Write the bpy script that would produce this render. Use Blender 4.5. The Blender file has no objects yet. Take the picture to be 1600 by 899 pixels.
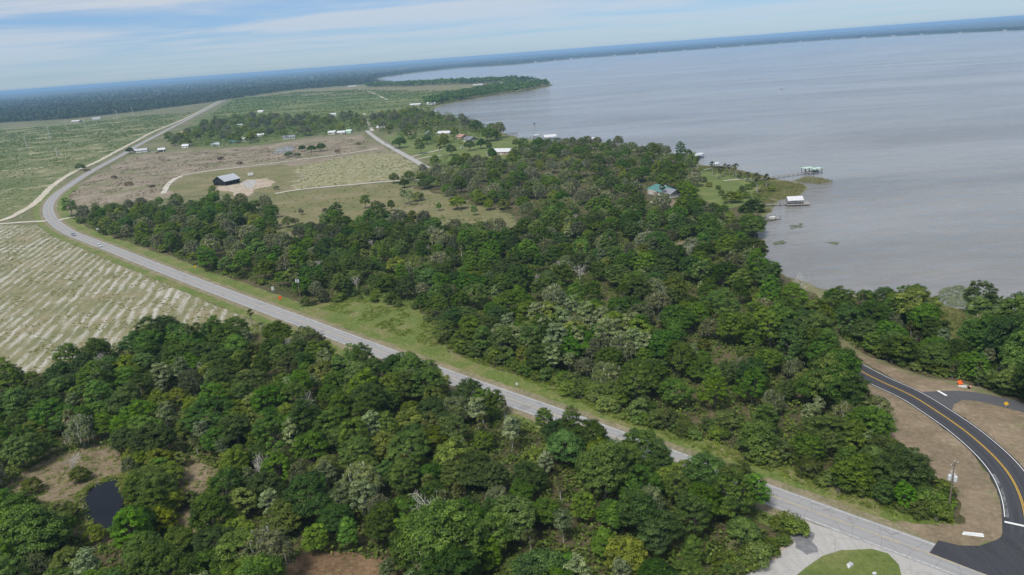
import bpy, math, random
import numpy as np
from mathutils import Matrix, Vector, noise as mnoise
from mathutils.geometry import tessellate_polygon

rng = np.random.default_rng(7)
random.seed(7)
R_ = math.radians
SC = bpy.context.scene
COL = SC.collection

# ------------------------------------------------------------------ camera
HC = 100.0
HFOV = 70.0
FPX = 800 / math.tan(R_(HFOV / 2))
CX, CY = 800.0, 449.5
def _frame():
    p0 = np.array([(0 - CX) / FPX, -(143.0 - CY) / FPX, -1.0])
    p1 = np.array([(1600 - CX) / FPX, -(24.5 - CY) / FPX, -1.0])
    up = np.cross(p1, p0); up /= np.linalg.norm(up)
    if up[1] < 0: up = -up
    fw = np.array([0, 0, -1.0]); fw -= fw.dot(up) * up; fw /= np.linalg.norm(fw)
    return np.array([np.cross(fw, up), fw, up])
RM = _frame()
cam_data = bpy.data.cameras.new('camera')
cam_data.sensor_fit = 'HORIZONTAL'
cam_data.angle = R_(HFOV)
cam_data.clip_start = 1.0
cam_data.clip_end = 90000.0
cam = bpy.data.objects.new('camera', cam_data)
COL.objects.link(cam)
cam.matrix_world = Matrix.Translation((0, 0, HC)) @ Matrix([list(r) for r in RM]).to_4x4()
SC.camera = cam

def un(x, y, z=0.0):
    """photo pixel -> point on the horizontal plane at height z"""
    d = RM @ np.array([(x - CX) / FPX, -(y - CY) / FPX, -1.0])
    t = (z - HC) / d[2]
    return np.array([0, 0, HC]) + t * d
def W(pts):
    return [un(*p)[:2] for p in pts]

# ------------------------------------------------------------------ sky, sun, exposure
SUN_EL, SUN_AZ = 58.0, 215.0      # azimuth clockwise from the viewing direction (+Y)
world = bpy.data.worlds.new('World'); SC.world = world
world.use_nodes = True
def build_world():
    nt = world.node_tree; nt.nodes.clear(); L = nt.links.new
    N = lambda t: nt.nodes.new(t)
    out = N('ShaderNodeOutputWorld'); bg = N('ShaderNodeBackground'); bg.inputs['Strength'].default_value = 0.076
    sky = N('ShaderNodeTexSky'); sky.sky_type = 'NISHITA'; sky.sun_disc = False
    sky.sun_elevation = R_(SUN_EL); sky.sun_rotation = R_(SUN_AZ)
    sky.air_density = 1.0; sky.dust_density = 0.0; sky.ozone_density = 4.0; sky.altitude = 100
    tc = N('ShaderNodeTexCoord'); sep = N('ShaderNodeSeparateXYZ'); L(tc.outputs['Generated'], sep.inputs[0])
    def m(op, a, b=None):
        n = N('ShaderNodeMath'); n.operation = op
        for i, v in enumerate((a, b)):
            if v is None: continue
            if isinstance(v, (int, float)): n.inputs[i].default_value = v
            else: L(v, n.inputs[i])
        return n.outputs[0]
    zc = m('ADD', m('MAXIMUM', sep.outputs['Z'], 0.0), 0.035)
    px = m('DIVIDE', sep.outputs['X'], zc); py = m('DIVIDE', sep.outputs['Y'], zc)
    cmb = N('ShaderNodeCombineXYZ'); L(px, cmb.inputs[0]); L(py, cmb.inputs[1])
    mp = N('ShaderNodeMapping'); mp.inputs['Scale'].default_value = (0.24, 0.36, 1); mp.inputs['Location'].default_value = (7.4, 2.6, 0)
    L(cmb.outputs[0], mp.inputs[0])
    n1 = N('ShaderNodeTexNoise'); n1.inputs['Scale'].default_value = 1.0; n1.inputs['Detail'].default_value = 8; n1.inputs['Roughness'].default_value = 0.58; n1.inputs['Distortion'].default_value = 0.5
    L(mp.outputs[0], n1.inputs['Vector'])
    ramp = N('ShaderNodeValToRGB'); ramp.color_ramp.elements[0].position = 0.33; ramp.color_ramp.elements[1].position = 0.59
    ramp.color_ramp.interpolation = 'EASE'
    L(n1.outputs[0], ramp.inputs[0])
    # cloud deck thins out towards the horizon
    hz = N('ShaderNodeMapRange'); hz.inputs['From Min'].default_value = 0.0; hz.inputs['From Max'].default_value = 0.09
    hz.inputs['To Min'].default_value = 0.12; hz.inputs['To Max'].default_value = 0.95
    L(sep.outputs['Z'], hz.inputs['Value'])
    fac = m('MULTIPLY', ramp.outputs[0], hz.outputs[0])
    hsv = N('ShaderNodeHueSaturation'); hsv.inputs['Saturation'].default_value = 1.0; hsv.inputs['Value'].default_value = 0.9
    L(sky.outputs[0], hsv.inputs['Color'])
    mix = N('ShaderNodeMix'); mix.data_type = 'RGBA'
    L(fac, mix.inputs['Factor']); tint = N('ShaderNodeMix'); tint.data_type = 'RGBA'; tint.blend_type = 'MULTIPLY'; tint.inputs['Factor'].default_value = 1.0
    L(hsv.outputs[0], tint.inputs[6]); tr = N('ShaderNodeValToRGB'); tr.color_ramp.elements[0].color = (0.40, 0.55, 0.86, 1); tr.color_ramp.elements[1].color = (0.80, 0.86, 0.95, 1)
    tr.color_ramp.elements[1].position = 0.22; L(sep.outputs['Z'], tr.inputs[0]); L(tr.outputs[0], tint.inputs[7]); L(tint.outputs[2], mix.inputs[6])
    mix.inputs[7].default_value = (4.7, 5.0, 5.4, 1)
    L(mix.outputs[2], bg.inputs['Color']); L(bg.outputs[0], out.inputs['Surface'])
build_world()
sun_data = bpy.data.lights.new('sun', 'SUN'); sun_data.energy = 1.95; sun_data.angle = R_(14); sun_data.color = (1.0, 0.96, 0.9)
sun = bpy.data.objects.new('sun', sun_data); COL.objects.link(sun)
_az, _el = R_(SUN_AZ), R_(SUN_EL)
SUN_DIR = Vector((math.sin(_az) * math.cos(_el), math.cos(_az) * math.cos(_el), math.sin(_el)))
sun.rotation_euler = SUN_DIR.to_track_quat('Z', 'Y').to_euler()
SC.view_settings.view_transform = 'Standard'; SC.view_settings.look = 'None'
SC.view_settings.gamma = 1.0; SC.view_settings.exposure = 0.82; SC.view_settings.use_curve_mapping = False
SC.render.engine = 'CYCLES'
SC.cycles.max_bounces = 6; SC.cycles.diffuse_bounces = 4; SC.cycles.transmission_bounces = 3; SC.cycles.volume_bounces = 1
SC.cycles.use_denoising = True
try: SC.cycles.denoiser = 'OPENIMAGEDENOISE'
except Exception: pass

# ------------------------------------------------------------------ helpers
def tag(o, label=None, cat=None, group=None, kind=None):
    if label: o['label'] = label
    if cat: o['category'] = cat
    if group: o['group'] = group
    if kind: o['kind'] = kind
    return o
def link(name, me, mat=None, parent=None, loc=None, rz=None):
    o = bpy.data.objects.new(name, me); COL.objects.link(o); o.color = (0.5, 0.5, 0.5, 1)
    if mat is not None:
        if not me.materials: me.materials.append(mat)
    if parent is not None: o.parent = parent
    if loc is not None: o.location = loc
    if rz is not None: o.rotation_euler = (0, 0, rz)
    return o
def empty(name, loc, rz=0.0):
    o = bpy.data.objects.new(name, None); COL.objects.link(o)
    o.location = (float(loc[0]), float(loc[1]), float(loc[2]) if len(loc) > 2 else 0.0); o.rotation_euler = (0, 0, rz)
    o.empty_display_size = 0.5
    return o
def copy_tree(o, parent=None):
    c = o.copy(); COL.objects.link(c)
    if parent is not None:
        c.parent = parent
    for ch in o.children: copy_tree(ch, c)
    return c
def mesh_np(name, V, F, attr=None, smooth=False):
    """V (n,3), F (m,k) with constant k"""
    V = np.asarray(V, np.float32); F = np.asarray(F, np.int32)
    me = bpy.data.meshes.new(name)
    k = F.shape[1]
    me.vertices.add(len(V)); me.vertices.foreach_set('co', V.ravel())
    me.loops.add(F.size); me.loops.foreach_set('vertex_index', F.ravel())
    me.polygons.add(len(F)); me.polygons.foreach_set('loop_start', np.arange(0, F.size, k, dtype=np.int32))
    me.polygons.foreach_set('loop_total', np.full(len(F), k, np.int32))
    if attr is not None:
        a = me.attributes.new('lv', 'FLOAT', 'FACE'); a.data.foreach_set('value', np.asarray(attr, np.float32))
    me.update(calc_edges=True)
    if smooth: me.polygons.foreach_set('use_smooth', np.ones(len(F), bool))
    return me

class MB:
    """collects simple solids and builds one mesh from them"""
    def __init__(s): s.v = []; s.f = []
    def add(s, V, F):
        b = len(s.v); s.v += [tuple(map(float, p)) for p in V]; s.f += [tuple(i + b for i in q) for q in F]; return s
    def box(s, c, d, rz=0.0):
        x, y, z = [k / 2 for k in d]; cs, sn = math.cos(rz), math.sin(rz)
        P = [(a * x, b * y, e * z) for e in (-1, 1) for a, b in ((-1, -1), (1, -1), (1, 1), (-1, 1))]
        P = [(c[0] + p[0] * cs - p[1] * sn, c[1] + p[0] * sn + p[1] * cs, c[2] + p[2]) for p in P]
        return s.add(P, [(0, 3, 2, 1), (4, 5, 6, 7), (0, 1, 5, 4), (1, 2, 6, 5), (2, 3, 7, 6), (3, 0, 4, 7)])
    def tube(s, pts, rad, n=6, cap=True):
        pts = [Vector(p) for p in pts]; rings = []
        V = []
        for i, p in enumerate(pts):
            d = (pts[min(i + 1, len(pts) - 1)] - pts[max(i - 1, 0)]).normalized()
            a = d.orthogonal().normalized(); b = d.cross(a)
            if i and len(V) >= n:
                q = (Vector(V[-n]) - pts[i - 1]); q = q - q.dot(d) * d
                if q.length > 1e-6: a = q.normalized(); b = d.cross(a)
            for k in range(n):
                t = 2 * math.pi * k / n
                V.append(p + (a * math.cos(t) + b * math.sin(t)) * rad[i])
        F = [(i * n + k, i * n + (k + 1) % n, (i + 1) * n + (k + 1) % n, (i + 1) * n + k) for i in range(len(pts) - 1) for k in range(n)]
        if cap:
            F.append(tuple(range(n - 1, -1, -1))); F.append(tuple((len(pts) - 1) * n + k for k in range(n)))
        return s.add(V, F)
    def prism(s, poly, y0, y1):
        """poly of (x,z) extruded along y"""
        n = len(poly)
        V = [(p[0], y0, p[1]) for p in poly] + [(p[0], y1, p[1]) for p in poly]
        F = [tuple(range(n)), tuple(range(2 * n - 1, n - 1, -1))] + [(i, i + n, (i + 1) % n + n, (i + 1) % n) for i in range(n)]
        return s.add(V, F)
    def mesh(s, name):
        me = bpy.data.meshes.new(name); me.from_pydata(s.v, [], s.f); me.update(); return me
    def build(s, name, mat, parent=None, loc=None, rz=None):
        return link(name, s.mesh(name), mat, parent, loc, rz)

# ------------------------------------------------------------------ materials
def mat_base(name):
    m = bpy.data.materials.new(name); m.use_nodes = True
    nt = m.node_tree; b = nt.nodes['Principled BSDF']; b.inputs['Roughness'].default_value = 0.9
    b.inputs['Specular IOR Level'].default_value = 0.2
    return m, nt, b
def nd(nt, t, **kw):
    n = nt.nodes.new(t)
    for k, v in kw.items():
        if hasattr(n, k): setattr(n, k, v)
    return n
def ramp(nt, src, stops, interp='LINEAR'):
    r = nt.nodes.new('ShaderNodeValToRGB'); e = r.color_ramp.elements; r.color_ramp.interpolation = interp
    while len(e) > len(stops): e.remove(e[-1])
    while len(e) < len(stops): e.new(0.5)
    for q, (p, c) in zip(e, stops):
        q.position = p; q.color = (c[0], c[1], c[2], 1) if not isinstance(c, (int, float)) else (c, c, c, 1)
    nt.links.new(src, r.inputs[0]); return r.outputs[0]
def tnoise(nt, vec, scale, detail=4, rough=0.55, dist=0.0):
    n = nt.nodes.new('ShaderNodeTexNoise'); n.inputs['Scale'].default_value = scale; n.inputs['Detail'].default_value = detail
    n.inputs['Roughness'].default_value = rough; n.inputs['Distortion'].default_value = dist
    nt.links.new(vec, n.inputs['Vector']); return n.outputs[0]
def mixc(nt, f, a, b, mode='MIX'):
    n = nt.nodes.new('ShaderNodeMix'); n.data_type = 'RGBA'; n.blend_type = mode
    for i, v in ((0, f), (6, a), (7, b)):
        if isinstance(v, (int, float)): n.inputs[i].default_value = v
        elif isinstance(v, tuple): n.inputs[i].default_value = (*v, 1) if len(v) == 3 else v
        else: nt.links.new(v, n.inputs[i])
    return n.outputs[2]
def mathn(nt, op, a, b=0.0):
    n = nt.nodes.new('ShaderNodeMath'); n.operation = op
    for i, v in ((0, a), (1, b)):
        if isinstance(v, (int, float)): n.inputs[i].default_value = v
        else: nt.links.new(v, n.inputs[i])
    return n.outputs[0]
def geopos(nt, scale=(1, 1, 1), rot=0.0):
    g = nt.nodes.new('ShaderNodeNewGeometry'); mp = nt.nodes.new('ShaderNodeMapping')
    mp.vector_type = 'POINT'; mp.inputs['Scale'].default_value = scale; mp.inputs['Rotation'].default_value = (0, 0, rot)
    nt.links.new(g.outputs['Position'], mp.inputs['Vector']); return mp.outputs[0]
def bump(nt, b, h, strength=0.5, dist=0.1):
    n = nt.nodes.new('ShaderNodeBump'); n.inputs['Strength'].default_value = strength; n.inputs['Distance'].default_value = dist
    nt.links.new(h, n.inputs['Height']); nt.links.new(n.outputs[0], b.inputs['Normal'])

def _tight(st): return [(0.5 + (p - 0.5) * 0.55, c) for p, c in st]
def ground_mat(name, big, fine, s_big=0.02, s_fine=0.4, mixf=0.55, third=None, s_third=0.08):
    """three scales of mottling: big patches, fine tufts, optional third colour in patches"""
    big = _tight(big); fine = _tight(fine)
    m, nt, b = mat_base(name); p = geopos(nt)
    c1 = ramp(nt, tnoise(nt, p, s_big, 5, 0.6, 0.4), big)
    c2 = ramp(nt, tnoise(nt, p, s_fine, 6, 0.65), fine)
    c = mixc(nt, mixf, c1, c2)
    if third:
        lo, hi, colr = third
        f = ramp(nt, tnoise(nt, p, s_third, 8, 0.8, 0.3), [(lo, 0.0), (hi, 1.0)])
        c = mixc(nt, f, c, colr)
    nt.links.new(c, b.inputs['Base Color'])
    bump(nt, b, tnoise(nt, p, s_fine * 2.5, 4, 0.7), 0.6, 0.25)
    return m
def plain(name, col, rough=0.7, var=0.15, scale=1.0, metal=0.0, spec=0.3):
    m, nt, b = mat_base(name); b.inputs['Roughness'].default_value = rough; b.inputs['Metallic'].default_value = metal
    b.inputs['Specular IOR Level'].default_value = spec
    g = nt.nodes.new('ShaderNodeTexCoord')
    n = tnoise(nt, g.outputs['Object'], scale, 5, 0.65)
    lo = tuple(c * (1 - var) for c in col); hi = tuple(min(1, c * (1 + var)) for c in col)
    nt.links.new(ramp(nt, n, [(0.3, lo), (0.7, hi)]), b.inputs['Base Color'])
    return m

def leaf_mat(name, dark, mid, light, transl=0.38, moss=None):
    m = bpy.data.materials.new(name); m.use_nodes = True; nt = m.node_tree; nt.nodes.clear(); L = nt.links.new
    out = nt.nodes.new('ShaderNodeOutputMaterial')
    at = nt.nodes.new('ShaderNodeAttribute'); at.attribute_name = 'lv'
    oi = nt.nodes.new('ShaderNodeObjectInfo'); tc = nt.nodes.new('ShaderNodeTexCoord')
    stops = [(0.0, dark), (0.5, mid), (1.0, light)]
    c = ramp(nt, at.outputs['Fac'], stops)
    n = tnoise(nt, tc.outputs['Object'], 0.55, 3, 0.6)
    c = mixc(nt, 1.0, c, ramp(nt, n, [(0.3, (0.66, 0.7, 0.66)), (0.72, (1.3, 1.25, 1.1))]), 'MULTIPLY')
    h = nt.nodes.new('ShaderNodeHueSaturation')
    mr = nt.nodes.new('ShaderNodeMapRange'); mr.inputs['To Min'].default_value = 0.480; mr.inputs['To Max'].default_value = 0.518
    oc = nt.nodes.new('ShaderNodeSeparateColor'); L(oi.outputs['Color'], oc.inputs[0])
    L(oc.outputs[0], mr.inputs['Value']); L(mr.outputs[0], h.inputs['Hue'])
    mv = nt.nodes.new('ShaderNodeMapRange'); mv.inputs['To Min'].default_value = 0.62; mv.inputs['To Max'].default_value = 1.5
    L(oc.outputs[1], mv.inputs['Value']); L(mv.outputs[0], h.inputs['Value'])
    ms = nt.nodes.new('ShaderNodeMapRange'); ms.inputs['To Min'].default_value = 0.88; ms.inputs['To Max'].default_value = 1.12
    L(oc.outputs[2], ms.inputs['Value']); L(ms.outputs[0], h.inputs['Saturation'])
    L(c, h.inputs['Color'])
    d = nt.nodes.new('ShaderNodeBsdfPrincipled'); d.inputs['Roughness'].default_value = 0.55; d.inputs['Specular IOR Level'].default_value = 0.25
    t = nt.nodes.new('ShaderNodeBsdfTranslucent'); mx = nt.nodes.new('ShaderNodeMixShader'); mx.inputs[0].default_value = transl
    L(h.outputs[0], d.inputs['Base Color']); L(h.outputs[0], t.inputs['Color'])
    L(d.outputs[0], mx.inputs[1]); L(t.outputs[0], mx.inputs[2]); L(mx.outputs[0], out.inputs['Surface'])
    return m

M = {}
M['leaf_oak'] = leaf_mat('leaf_oak', (0.0256, 0.0563, 0.009), (0.0742, 0.1472, 0.0179), (0.16, 0.256, 0.0384))
M['leaf_laurel'] = leaf_mat('leaf_laurel', (0.035, 0.065, 0.01), (0.0975, 0.1625, 0.0225), (0.1938, 0.2687, 0.05))
M['leaf_mid'] = leaf_mat('leaf_mid', (0.036, 0.0744, 0.0096), (0.096, 0.186, 0.0192), (0.192, 0.3, 0.0408))
M['leaf_moss'] = leaf_mat('leaf_moss', (0.0525, 0.0725, 0.025), (0.1438, 0.175, 0.0625), (0.275, 0.3, 0.1438))
M['leaf_yellow'] = leaf_mat('leaf_yellow', (0.063, 0.0924, 0.0105), (0.1575, 0.21, 0.0231), (0.273, 0.3255, 0.0525))
M['leaf_silver'] = leaf_mat('leaf_silver', (0.055, 0.088, 0.033), (0.165, 0.2145, 0.088), (0.363, 0.418, 0.242))
M['leaf_palm'] = leaf_mat('leaf_palm', (0.05, 0.06, 0.02), (0.12, 0.14, 0.048), (0.22, 0.22, 0.10))
M['leaf_shrub'] = leaf_mat('leaf_shrub', (0.0504, 0.0896, 0.0146), (0.1232, 0.1848, 0.0291), (0.2128, 0.28, 0.056))
M['lily'] = leaf_mat('lily', (0.07, 0.10, 0.045), (0.11, 0.14, 0.07), (0.17, 0.19, 0.10), 0.1)
M['leaf_weed'] = leaf_mat('leaf_weed', (0.09, 0.14, 0.02), (0.18, 0.25, 0.035), (0.30, 0.34, 0.08), 0.45)
M['leaf_dry'] = leaf_mat('leaf_dry', (0.08, 0.06, 0.04), (0.17, 0.125, 0.085), (0.28, 0.22, 0.155))
M['moss'] = leaf_mat('moss', (0.16, 0.155, 0.125), (0.28, 0.275, 0.23), (0.42, 0.42, 0.37), 0.2)
M['frond_dead'] = leaf_mat('frond_dead', (0.10, 0.075, 0.05), (0.19, 0.145, 0.095), (0.28, 0.22, 0.15), 0.1)
M['grass'] = leaf_mat('grass_blade', (0.11, 0.16, 0.02), (0.20, 0.28, 0.04), (0.31, 0.35, 0.09), 0.45)
M['reed'] = leaf_mat('reed', (0.16, 0.17, 0.06), (0.28, 0.28, 0.11), (0.42, 0.39, 0.20), 0.45)
M['bark'] = plain('bark', (0.16, 0.145, 0.125), 0.95, 0.4, 1.5)
M['bark_pale'] = plain('bark_pale', (0.34, 0.32, 0.29), 0.95, 0.3, 1.5)
M['deadwood'] = plain('deadwood', (0.50, 0.47, 0.43), 0.95, 0.2, 1.5)
M['far_tree'] = leaf_mat('far_tree', (0.018, 0.032, 0.012), (0.038, 0.062, 0.022), (0.058, 0.085, 0.03), 0.15)

M['ground'] = ground_mat('ground', [(0.3, (0.10, 0.115, 0.045)), (0.5, (0.15, 0.15, 0.07)), (0.7, (0.21, 0.19, 0.11))],
                         [(0.3, (0.06, 0.08, 0.028)), (0.55, (0.14, 0.145, 0.06)), (0.75, (0.22, 0.19, 0.12))], 0.012, 0.12, 0.5)
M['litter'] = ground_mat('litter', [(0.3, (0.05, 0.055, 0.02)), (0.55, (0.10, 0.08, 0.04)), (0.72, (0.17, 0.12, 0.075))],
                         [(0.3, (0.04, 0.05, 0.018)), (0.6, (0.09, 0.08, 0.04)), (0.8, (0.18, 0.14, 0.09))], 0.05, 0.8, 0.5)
M['verge'] = ground_mat('verge', [(0.35, (0.10, 0.15, 0.028)), (0.55, (0.15, 0.175, 0.05)), (0.72, (0.24, 0.19, 0.10))],
                        [(0.3, (0.07, 0.105, 0.022)), (0.6, (0.16, 0.19, 0.055)), (0.8, (0.27, 0.24, 0.12))], 0.09, 0.9, 0.5)
M['shoulder'] = ground_mat('shoulder', [(0.35, (0.17, 0.16, 0.09)), (0.6, (0.24, 0.20, 0.13)), (0.75, (0.30, 0.25, 0.17))],
                           [(0.3, (0.12, 0.13, 0.055)), (0.6, (0.24, 0.20, 0.13)), (0.8, (0.36, 0.31, 0.23))], 0.15, 1.2, 0.5, (0.62, 0.72, (0.50, 0.46, 0.39)), 0.3)
M['dirt'] = ground_mat('dirt', [(0.35, (0.16, 0.125, 0.08)), (0.6, (0.23, 0.175, 0.115)), (0.75, (0.30, 0.235, 0.165))],
                       [(0.3, (0.15, 0.12, 0.075)), (0.6, (0.23, 0.18, 0.12)), (0.8, (0.32, 0.25, 0.18))], 0.12, 0.9, 0.5, (0.56, 0.70, (0.13, 0.15, 0.05)), 0.07)
M['orange_dirt'] = ground_mat('orange_dirt', [(0.35, (0.34, 0.25, 0.17)), (0.7, (0.47, 0.40, 0.32))],
                              [(0.3, (0.25, 0.20, 0.13)), (0.7, (0.52, 0.46, 0.39))], 0.08, 0.7, 0.5)
M['shaded_dirt'] = ground_mat('shaded_dirt', [(0.35, (0.13, 0.075, 0.04)), (0.7, (0.24, 0.15, 0.085))],
                            [(0.3, (0.09, 0.06, 0.035)), (0.7, (0.25, 0.17, 0.10))], 0.1, 0.9, 0.5, (0.56, 0.68, (0.07, 0.075, 0.03)), 0.15)  # orange dirt darkened, with the shade of the wood put into its colour
M['sand'] = ground_mat('sand', [(0.35, (0.40, 0.36, 0.28)), (0.7, (0.55, 0.50, 0.41))],
                       [(0.3, (0.30, 0.28, 0.19)), (0.7, (0.58, 0.53, 0.44))], 0.05, 0.5, 0.5, (0.58, 0.70, (0.20, 0.20, 0.10)), 0.1)
M['fallow'] = ground_mat('fallow', [(0.3, (0.16, 0.135, 0.085)), (0.5, (0.24, 0.195, 0.14)), (0.7, (0.33, 0.275, 0.21))],
                         [(0.3, (0.12, 0.105, 0.065)), (0.55, (0.24, 0.195, 0.14)), (0.8, (0.42, 0.36, 0.28))], 0.04, 0.3, 0.5, (0.50, 0.60, (0.15, 0.155, 0.07)), 0.02)
M['speckled'] = ground_mat('speckled', [(0.35, (0.16, 0.17, 0.065)), (0.6, (0.23, 0.21, 0.10))],
                           [(0.3, (0.11, 0.125, 0.045)), (0.7, (0.26, 0.24, 0.12))], 0.03, 0.35, 0.5, (0.48, 0.66, (0.48, 0.43, 0.33)), 0.26)
M['pasture'] = ground_mat('pasture', [(0.3, (0.13, 0.14, 0.055)), (0.55, (0.19, 0.17, 0.085)), (0.75, (0.25, 0.20, 0.13))],
                          [(0.3, (0.11, 0.12, 0.045)), (0.6, (0.19, 0.175, 0.08)), (0.8, (0.26, 0.23, 0.13))], 0.03, 0.6, 0.45)
M['lawn'] = ground_mat('lawn', [(0.35, (0.10, 0.14, 0.035)), (0.6, (0.145, 0.175, 0.05)), (0.75, (0.20, 0.20, 0.08))],
                       [(0.3, (0.08, 0.115, 0.03)), (0.7, (0.17, 0.19, 0.06))], 0.06, 0.8, 0.4)
M['scrub'] = ground_mat('scrub', [(0.3, (0.09, 0.12, 0.035)), (0.5, (0.14, 0.155, 0.055)), (0.7, (0.21, 0.20, 0.095))],
                        [(0.3, (0.06, 0.085, 0.025)), (0.55, (0.13, 0.15, 0.055)), (0.75, (0.24, 0.22, 0.11))], 0.010, 0.10, 0.5, (0.54, 0.64, (0.42, 0.37, 0.25)), 0.02)
M['grove'] = ground_mat('grove', [(0.3, (0.08, 0.12, 0.03)), (0.5, (0.12, 0.15, 0.045)), (0.7, (0.18, 0.19, 0.07))],
                        [(0.3, (0.06, 0.09, 0.025)), (0.55, (0.11, 0.14, 0.04)), (0.75, (0.19, 0.19, 0.08))], 0.006, 0.05, 0.5)
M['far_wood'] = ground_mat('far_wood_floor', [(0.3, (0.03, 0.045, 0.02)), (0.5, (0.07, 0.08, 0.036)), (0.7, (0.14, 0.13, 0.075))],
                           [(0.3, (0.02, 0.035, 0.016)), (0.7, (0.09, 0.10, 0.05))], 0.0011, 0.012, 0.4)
def striped_field():
    m, nt, b = mat_base('striped_field')
    a = R_(104)
    # x across the stripes, y along them
    p = geopos(nt, (1, 1, 1), -(a - math.pi / 2))
    sx = nt.nodes.new('ShaderNodeSeparateXYZ'); nt.links.new(p, sx.inputs[0])
    wob = mathn(nt, 'MULTIPLY', tnoise(nt, p, 0.025, 4, 0.6), 7.0)
    x = mathn(nt, 'ADD', sx.outputs[0], wob)
    w = mathn(nt, 'SINE', mathn(nt, 'MULTIPLY', x, 2 * math.pi / 5.2))
    w = mathn(nt, 'ADD', mathn(nt, 'MULTIPLY', w, 0.5), 0.5)
    mp = nt.nodes.new('ShaderNodeMapping'); mp.inputs['Scale'].default_value = (1.0, 0.16, 1); nt.links.new(p, mp.inputs[0])
    st = tnoise(nt, mp.outputs[0], 0.33, 6, 0.68, 0.3)
    patch = tnoise(nt, p, 0.022, 4, 0.6, 0.5)
    v = mathn(nt, 'ADD', mathn(nt, 'MULTIPLY', w, 0.30), mathn(nt, 'ADD', mathn(nt, 'MULTIPLY', st, 1.25), mathn(nt, 'MULTIPLY', tnoise(nt, p, 0.9, 6, 0.75), 0.75)))
    v = mathn(nt, 'ADD', v, mathn(nt, 'MULTIPLY', patch, 0.8))
    f = ramp(nt, v, [(0.0, 0.0), (1.0, 1.0)])
    mask = nt.nodes.new('ShaderNodeMapRange'); mask.inputs['From Min'].default_value = 1.52; mask.inputs['From Max'].default_value = 1.82
    nt.links.new(v, mask.inputs['Value'])
    grass = mixc(nt, 0.5, ramp(nt, tnoise(nt, p, 0.05, 4, 0.6), [(0.40, (0.135, 0.145, 0.06)), (0.52, (0.20, 0.185, 0.095)), (0.62, (0.26, 0.215, 0.135))]),
                 ramp(nt, tnoise(nt, mp.outputs[0], 0.9, 6, 0.7), [(0.36, (0.11, 0.12, 0.05)), (0.64, (0.27, 0.245, 0.145))]))
    sand = ramp(nt, tnoise(nt, p, 1.1, 5, 0.7), [(0.38, (0.28, 0.265, 0.21)), (0.62, (0.52, 0.50, 0.45))])
    nt.links.new(mixc(nt, mask.outputs[0], grass, sand), b.inputs['Base Color'])
    bump(nt, b, tnoise(nt, mp.outputs[0], 1.4, 4, 0.7), 0.5, 0.2)
    return m
M['striped'] = striped_field()
def asphalt(name, lo, hi, wear, crack=0.0):
    """uv: x across in metres from the centre, y along in metres"""
    m, nt, b = mat_base(name); b.inputs['Roughness'].default_value = 0.85
    uv = nt.nodes.new('ShaderNodeUVMap'); uv.uv_map = 'UVMap'
    sx = nt.nodes.new('ShaderNodeSeparateXYZ'); nt.links.new(uv.outputs[0], sx.inputs[0])
    mp = nt.nodes.new('ShaderNodeMapping'); mp.inputs['Scale'].default_value = (1.0, 0.06, 1); nt.links.new(uv.outputs[0], mp.inputs[0])
    streak = tnoise(nt, mp.outputs[0], 1.3, 5, 0.6)
    fine = tnoise(nt, uv.outputs[0], 2.5, 6, 0.7)
    base = mixc(nt, 0.45, ramp(nt, streak, [(0.3, lo), (0.7, hi)]), ramp(nt, fine, [(0.3, lo), (0.7, hi)]))
    # wheel paths: |(|x|-1.75)| near 0.85 m
    ax = mathn(nt, 'ABSOLUTE', sx.outputs[0]); d = mathn(nt, 'ABSOLUTE', mathn(nt, 'SUBTRACT', ax, 1.75))
    wp = mathn(nt, 'ABSOLUTE', mathn(nt, 'SUBTRACT', d, 0.85))
    k = ramp(nt, wp, [(0.0, 1.0), (0.5, 0.0)])
    base = mixc(nt, mathn(nt, 'MULTIPLY', k, 0.45), base, wear)
    if crack:
        vo = nt.nodes.new('ShaderNodeTexVoronoi'); vo.feature = 'DISTANCE_TO_EDGE'; vo.inputs['Scale'].default_value = 0.22
        nt.links.new(uv.outputs[0], vo.inputs['Vector'])
        base = mixc(nt, mathn(nt, 'MULTIPLY', ramp(nt, vo.outputs['Distance'], [(0.0, 1.0), (0.02, 0.0)]), crack), base, tuple(c * 0.45 for c in lo))
        pt = ramp(nt, tnoise(nt, uv.outputs[0], 0.12, 3), [(0.62, 0.0), (0.66, 0.35)])
        base = mixc(nt, pt, base, tuple(c * 0.6 for c in lo))
    nt.links.new(base, b.inputs['Base Color'])
    bump(nt, b, fine, 0.3, 0.02)
    return m
M['old_asphalt'] = asphalt('old_asphalt', (0.25, 0.245, 0.245), (0.34, 0.335, 0.33), (0.24, 0.24, 0.245), 0.5)
M['new_asphalt'] = asphalt('new_asphalt', (0.030, 0.031, 0.036), (0.066, 0.067, 0.075), (0.080, 0.081, 0.086))
M['side_asphalt'] = asphalt('side_asphalt', (0.065, 0.066, 0.07), (0.11, 0.11, 0.115), (0.10, 0.10, 0.105))
M['concrete'] = asphalt('concrete', (0.31, 0.30, 0.285), (0.43, 0.415, 0.39), (0.33, 0.32, 0.30), 0.4)
M['track'] = asphalt('gravel_track', (0.40, 0.37, 0.31), (0.56, 0.52, 0.45), (0.46, 0.42, 0.35))
def paint(name, col, under, keep):
    m, nt, b = mat_base(name); p = geopos(nt); b.inputs['Roughness'].default_value = 0.6
    f = ramp(nt, tnoise(nt, p, 1.6, 6, 0.75), [(keep - 0.08, 0.0), (keep + 0.08, 1.0)])
    nt.links.new(mixc(nt, f, col, under), b.inputs['Base Color']); return m
M['paint_white'] = paint('paint_white', (0.74, 0.74, 0.72), (0.5, 0.5, 0.48), 0.66)
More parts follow.
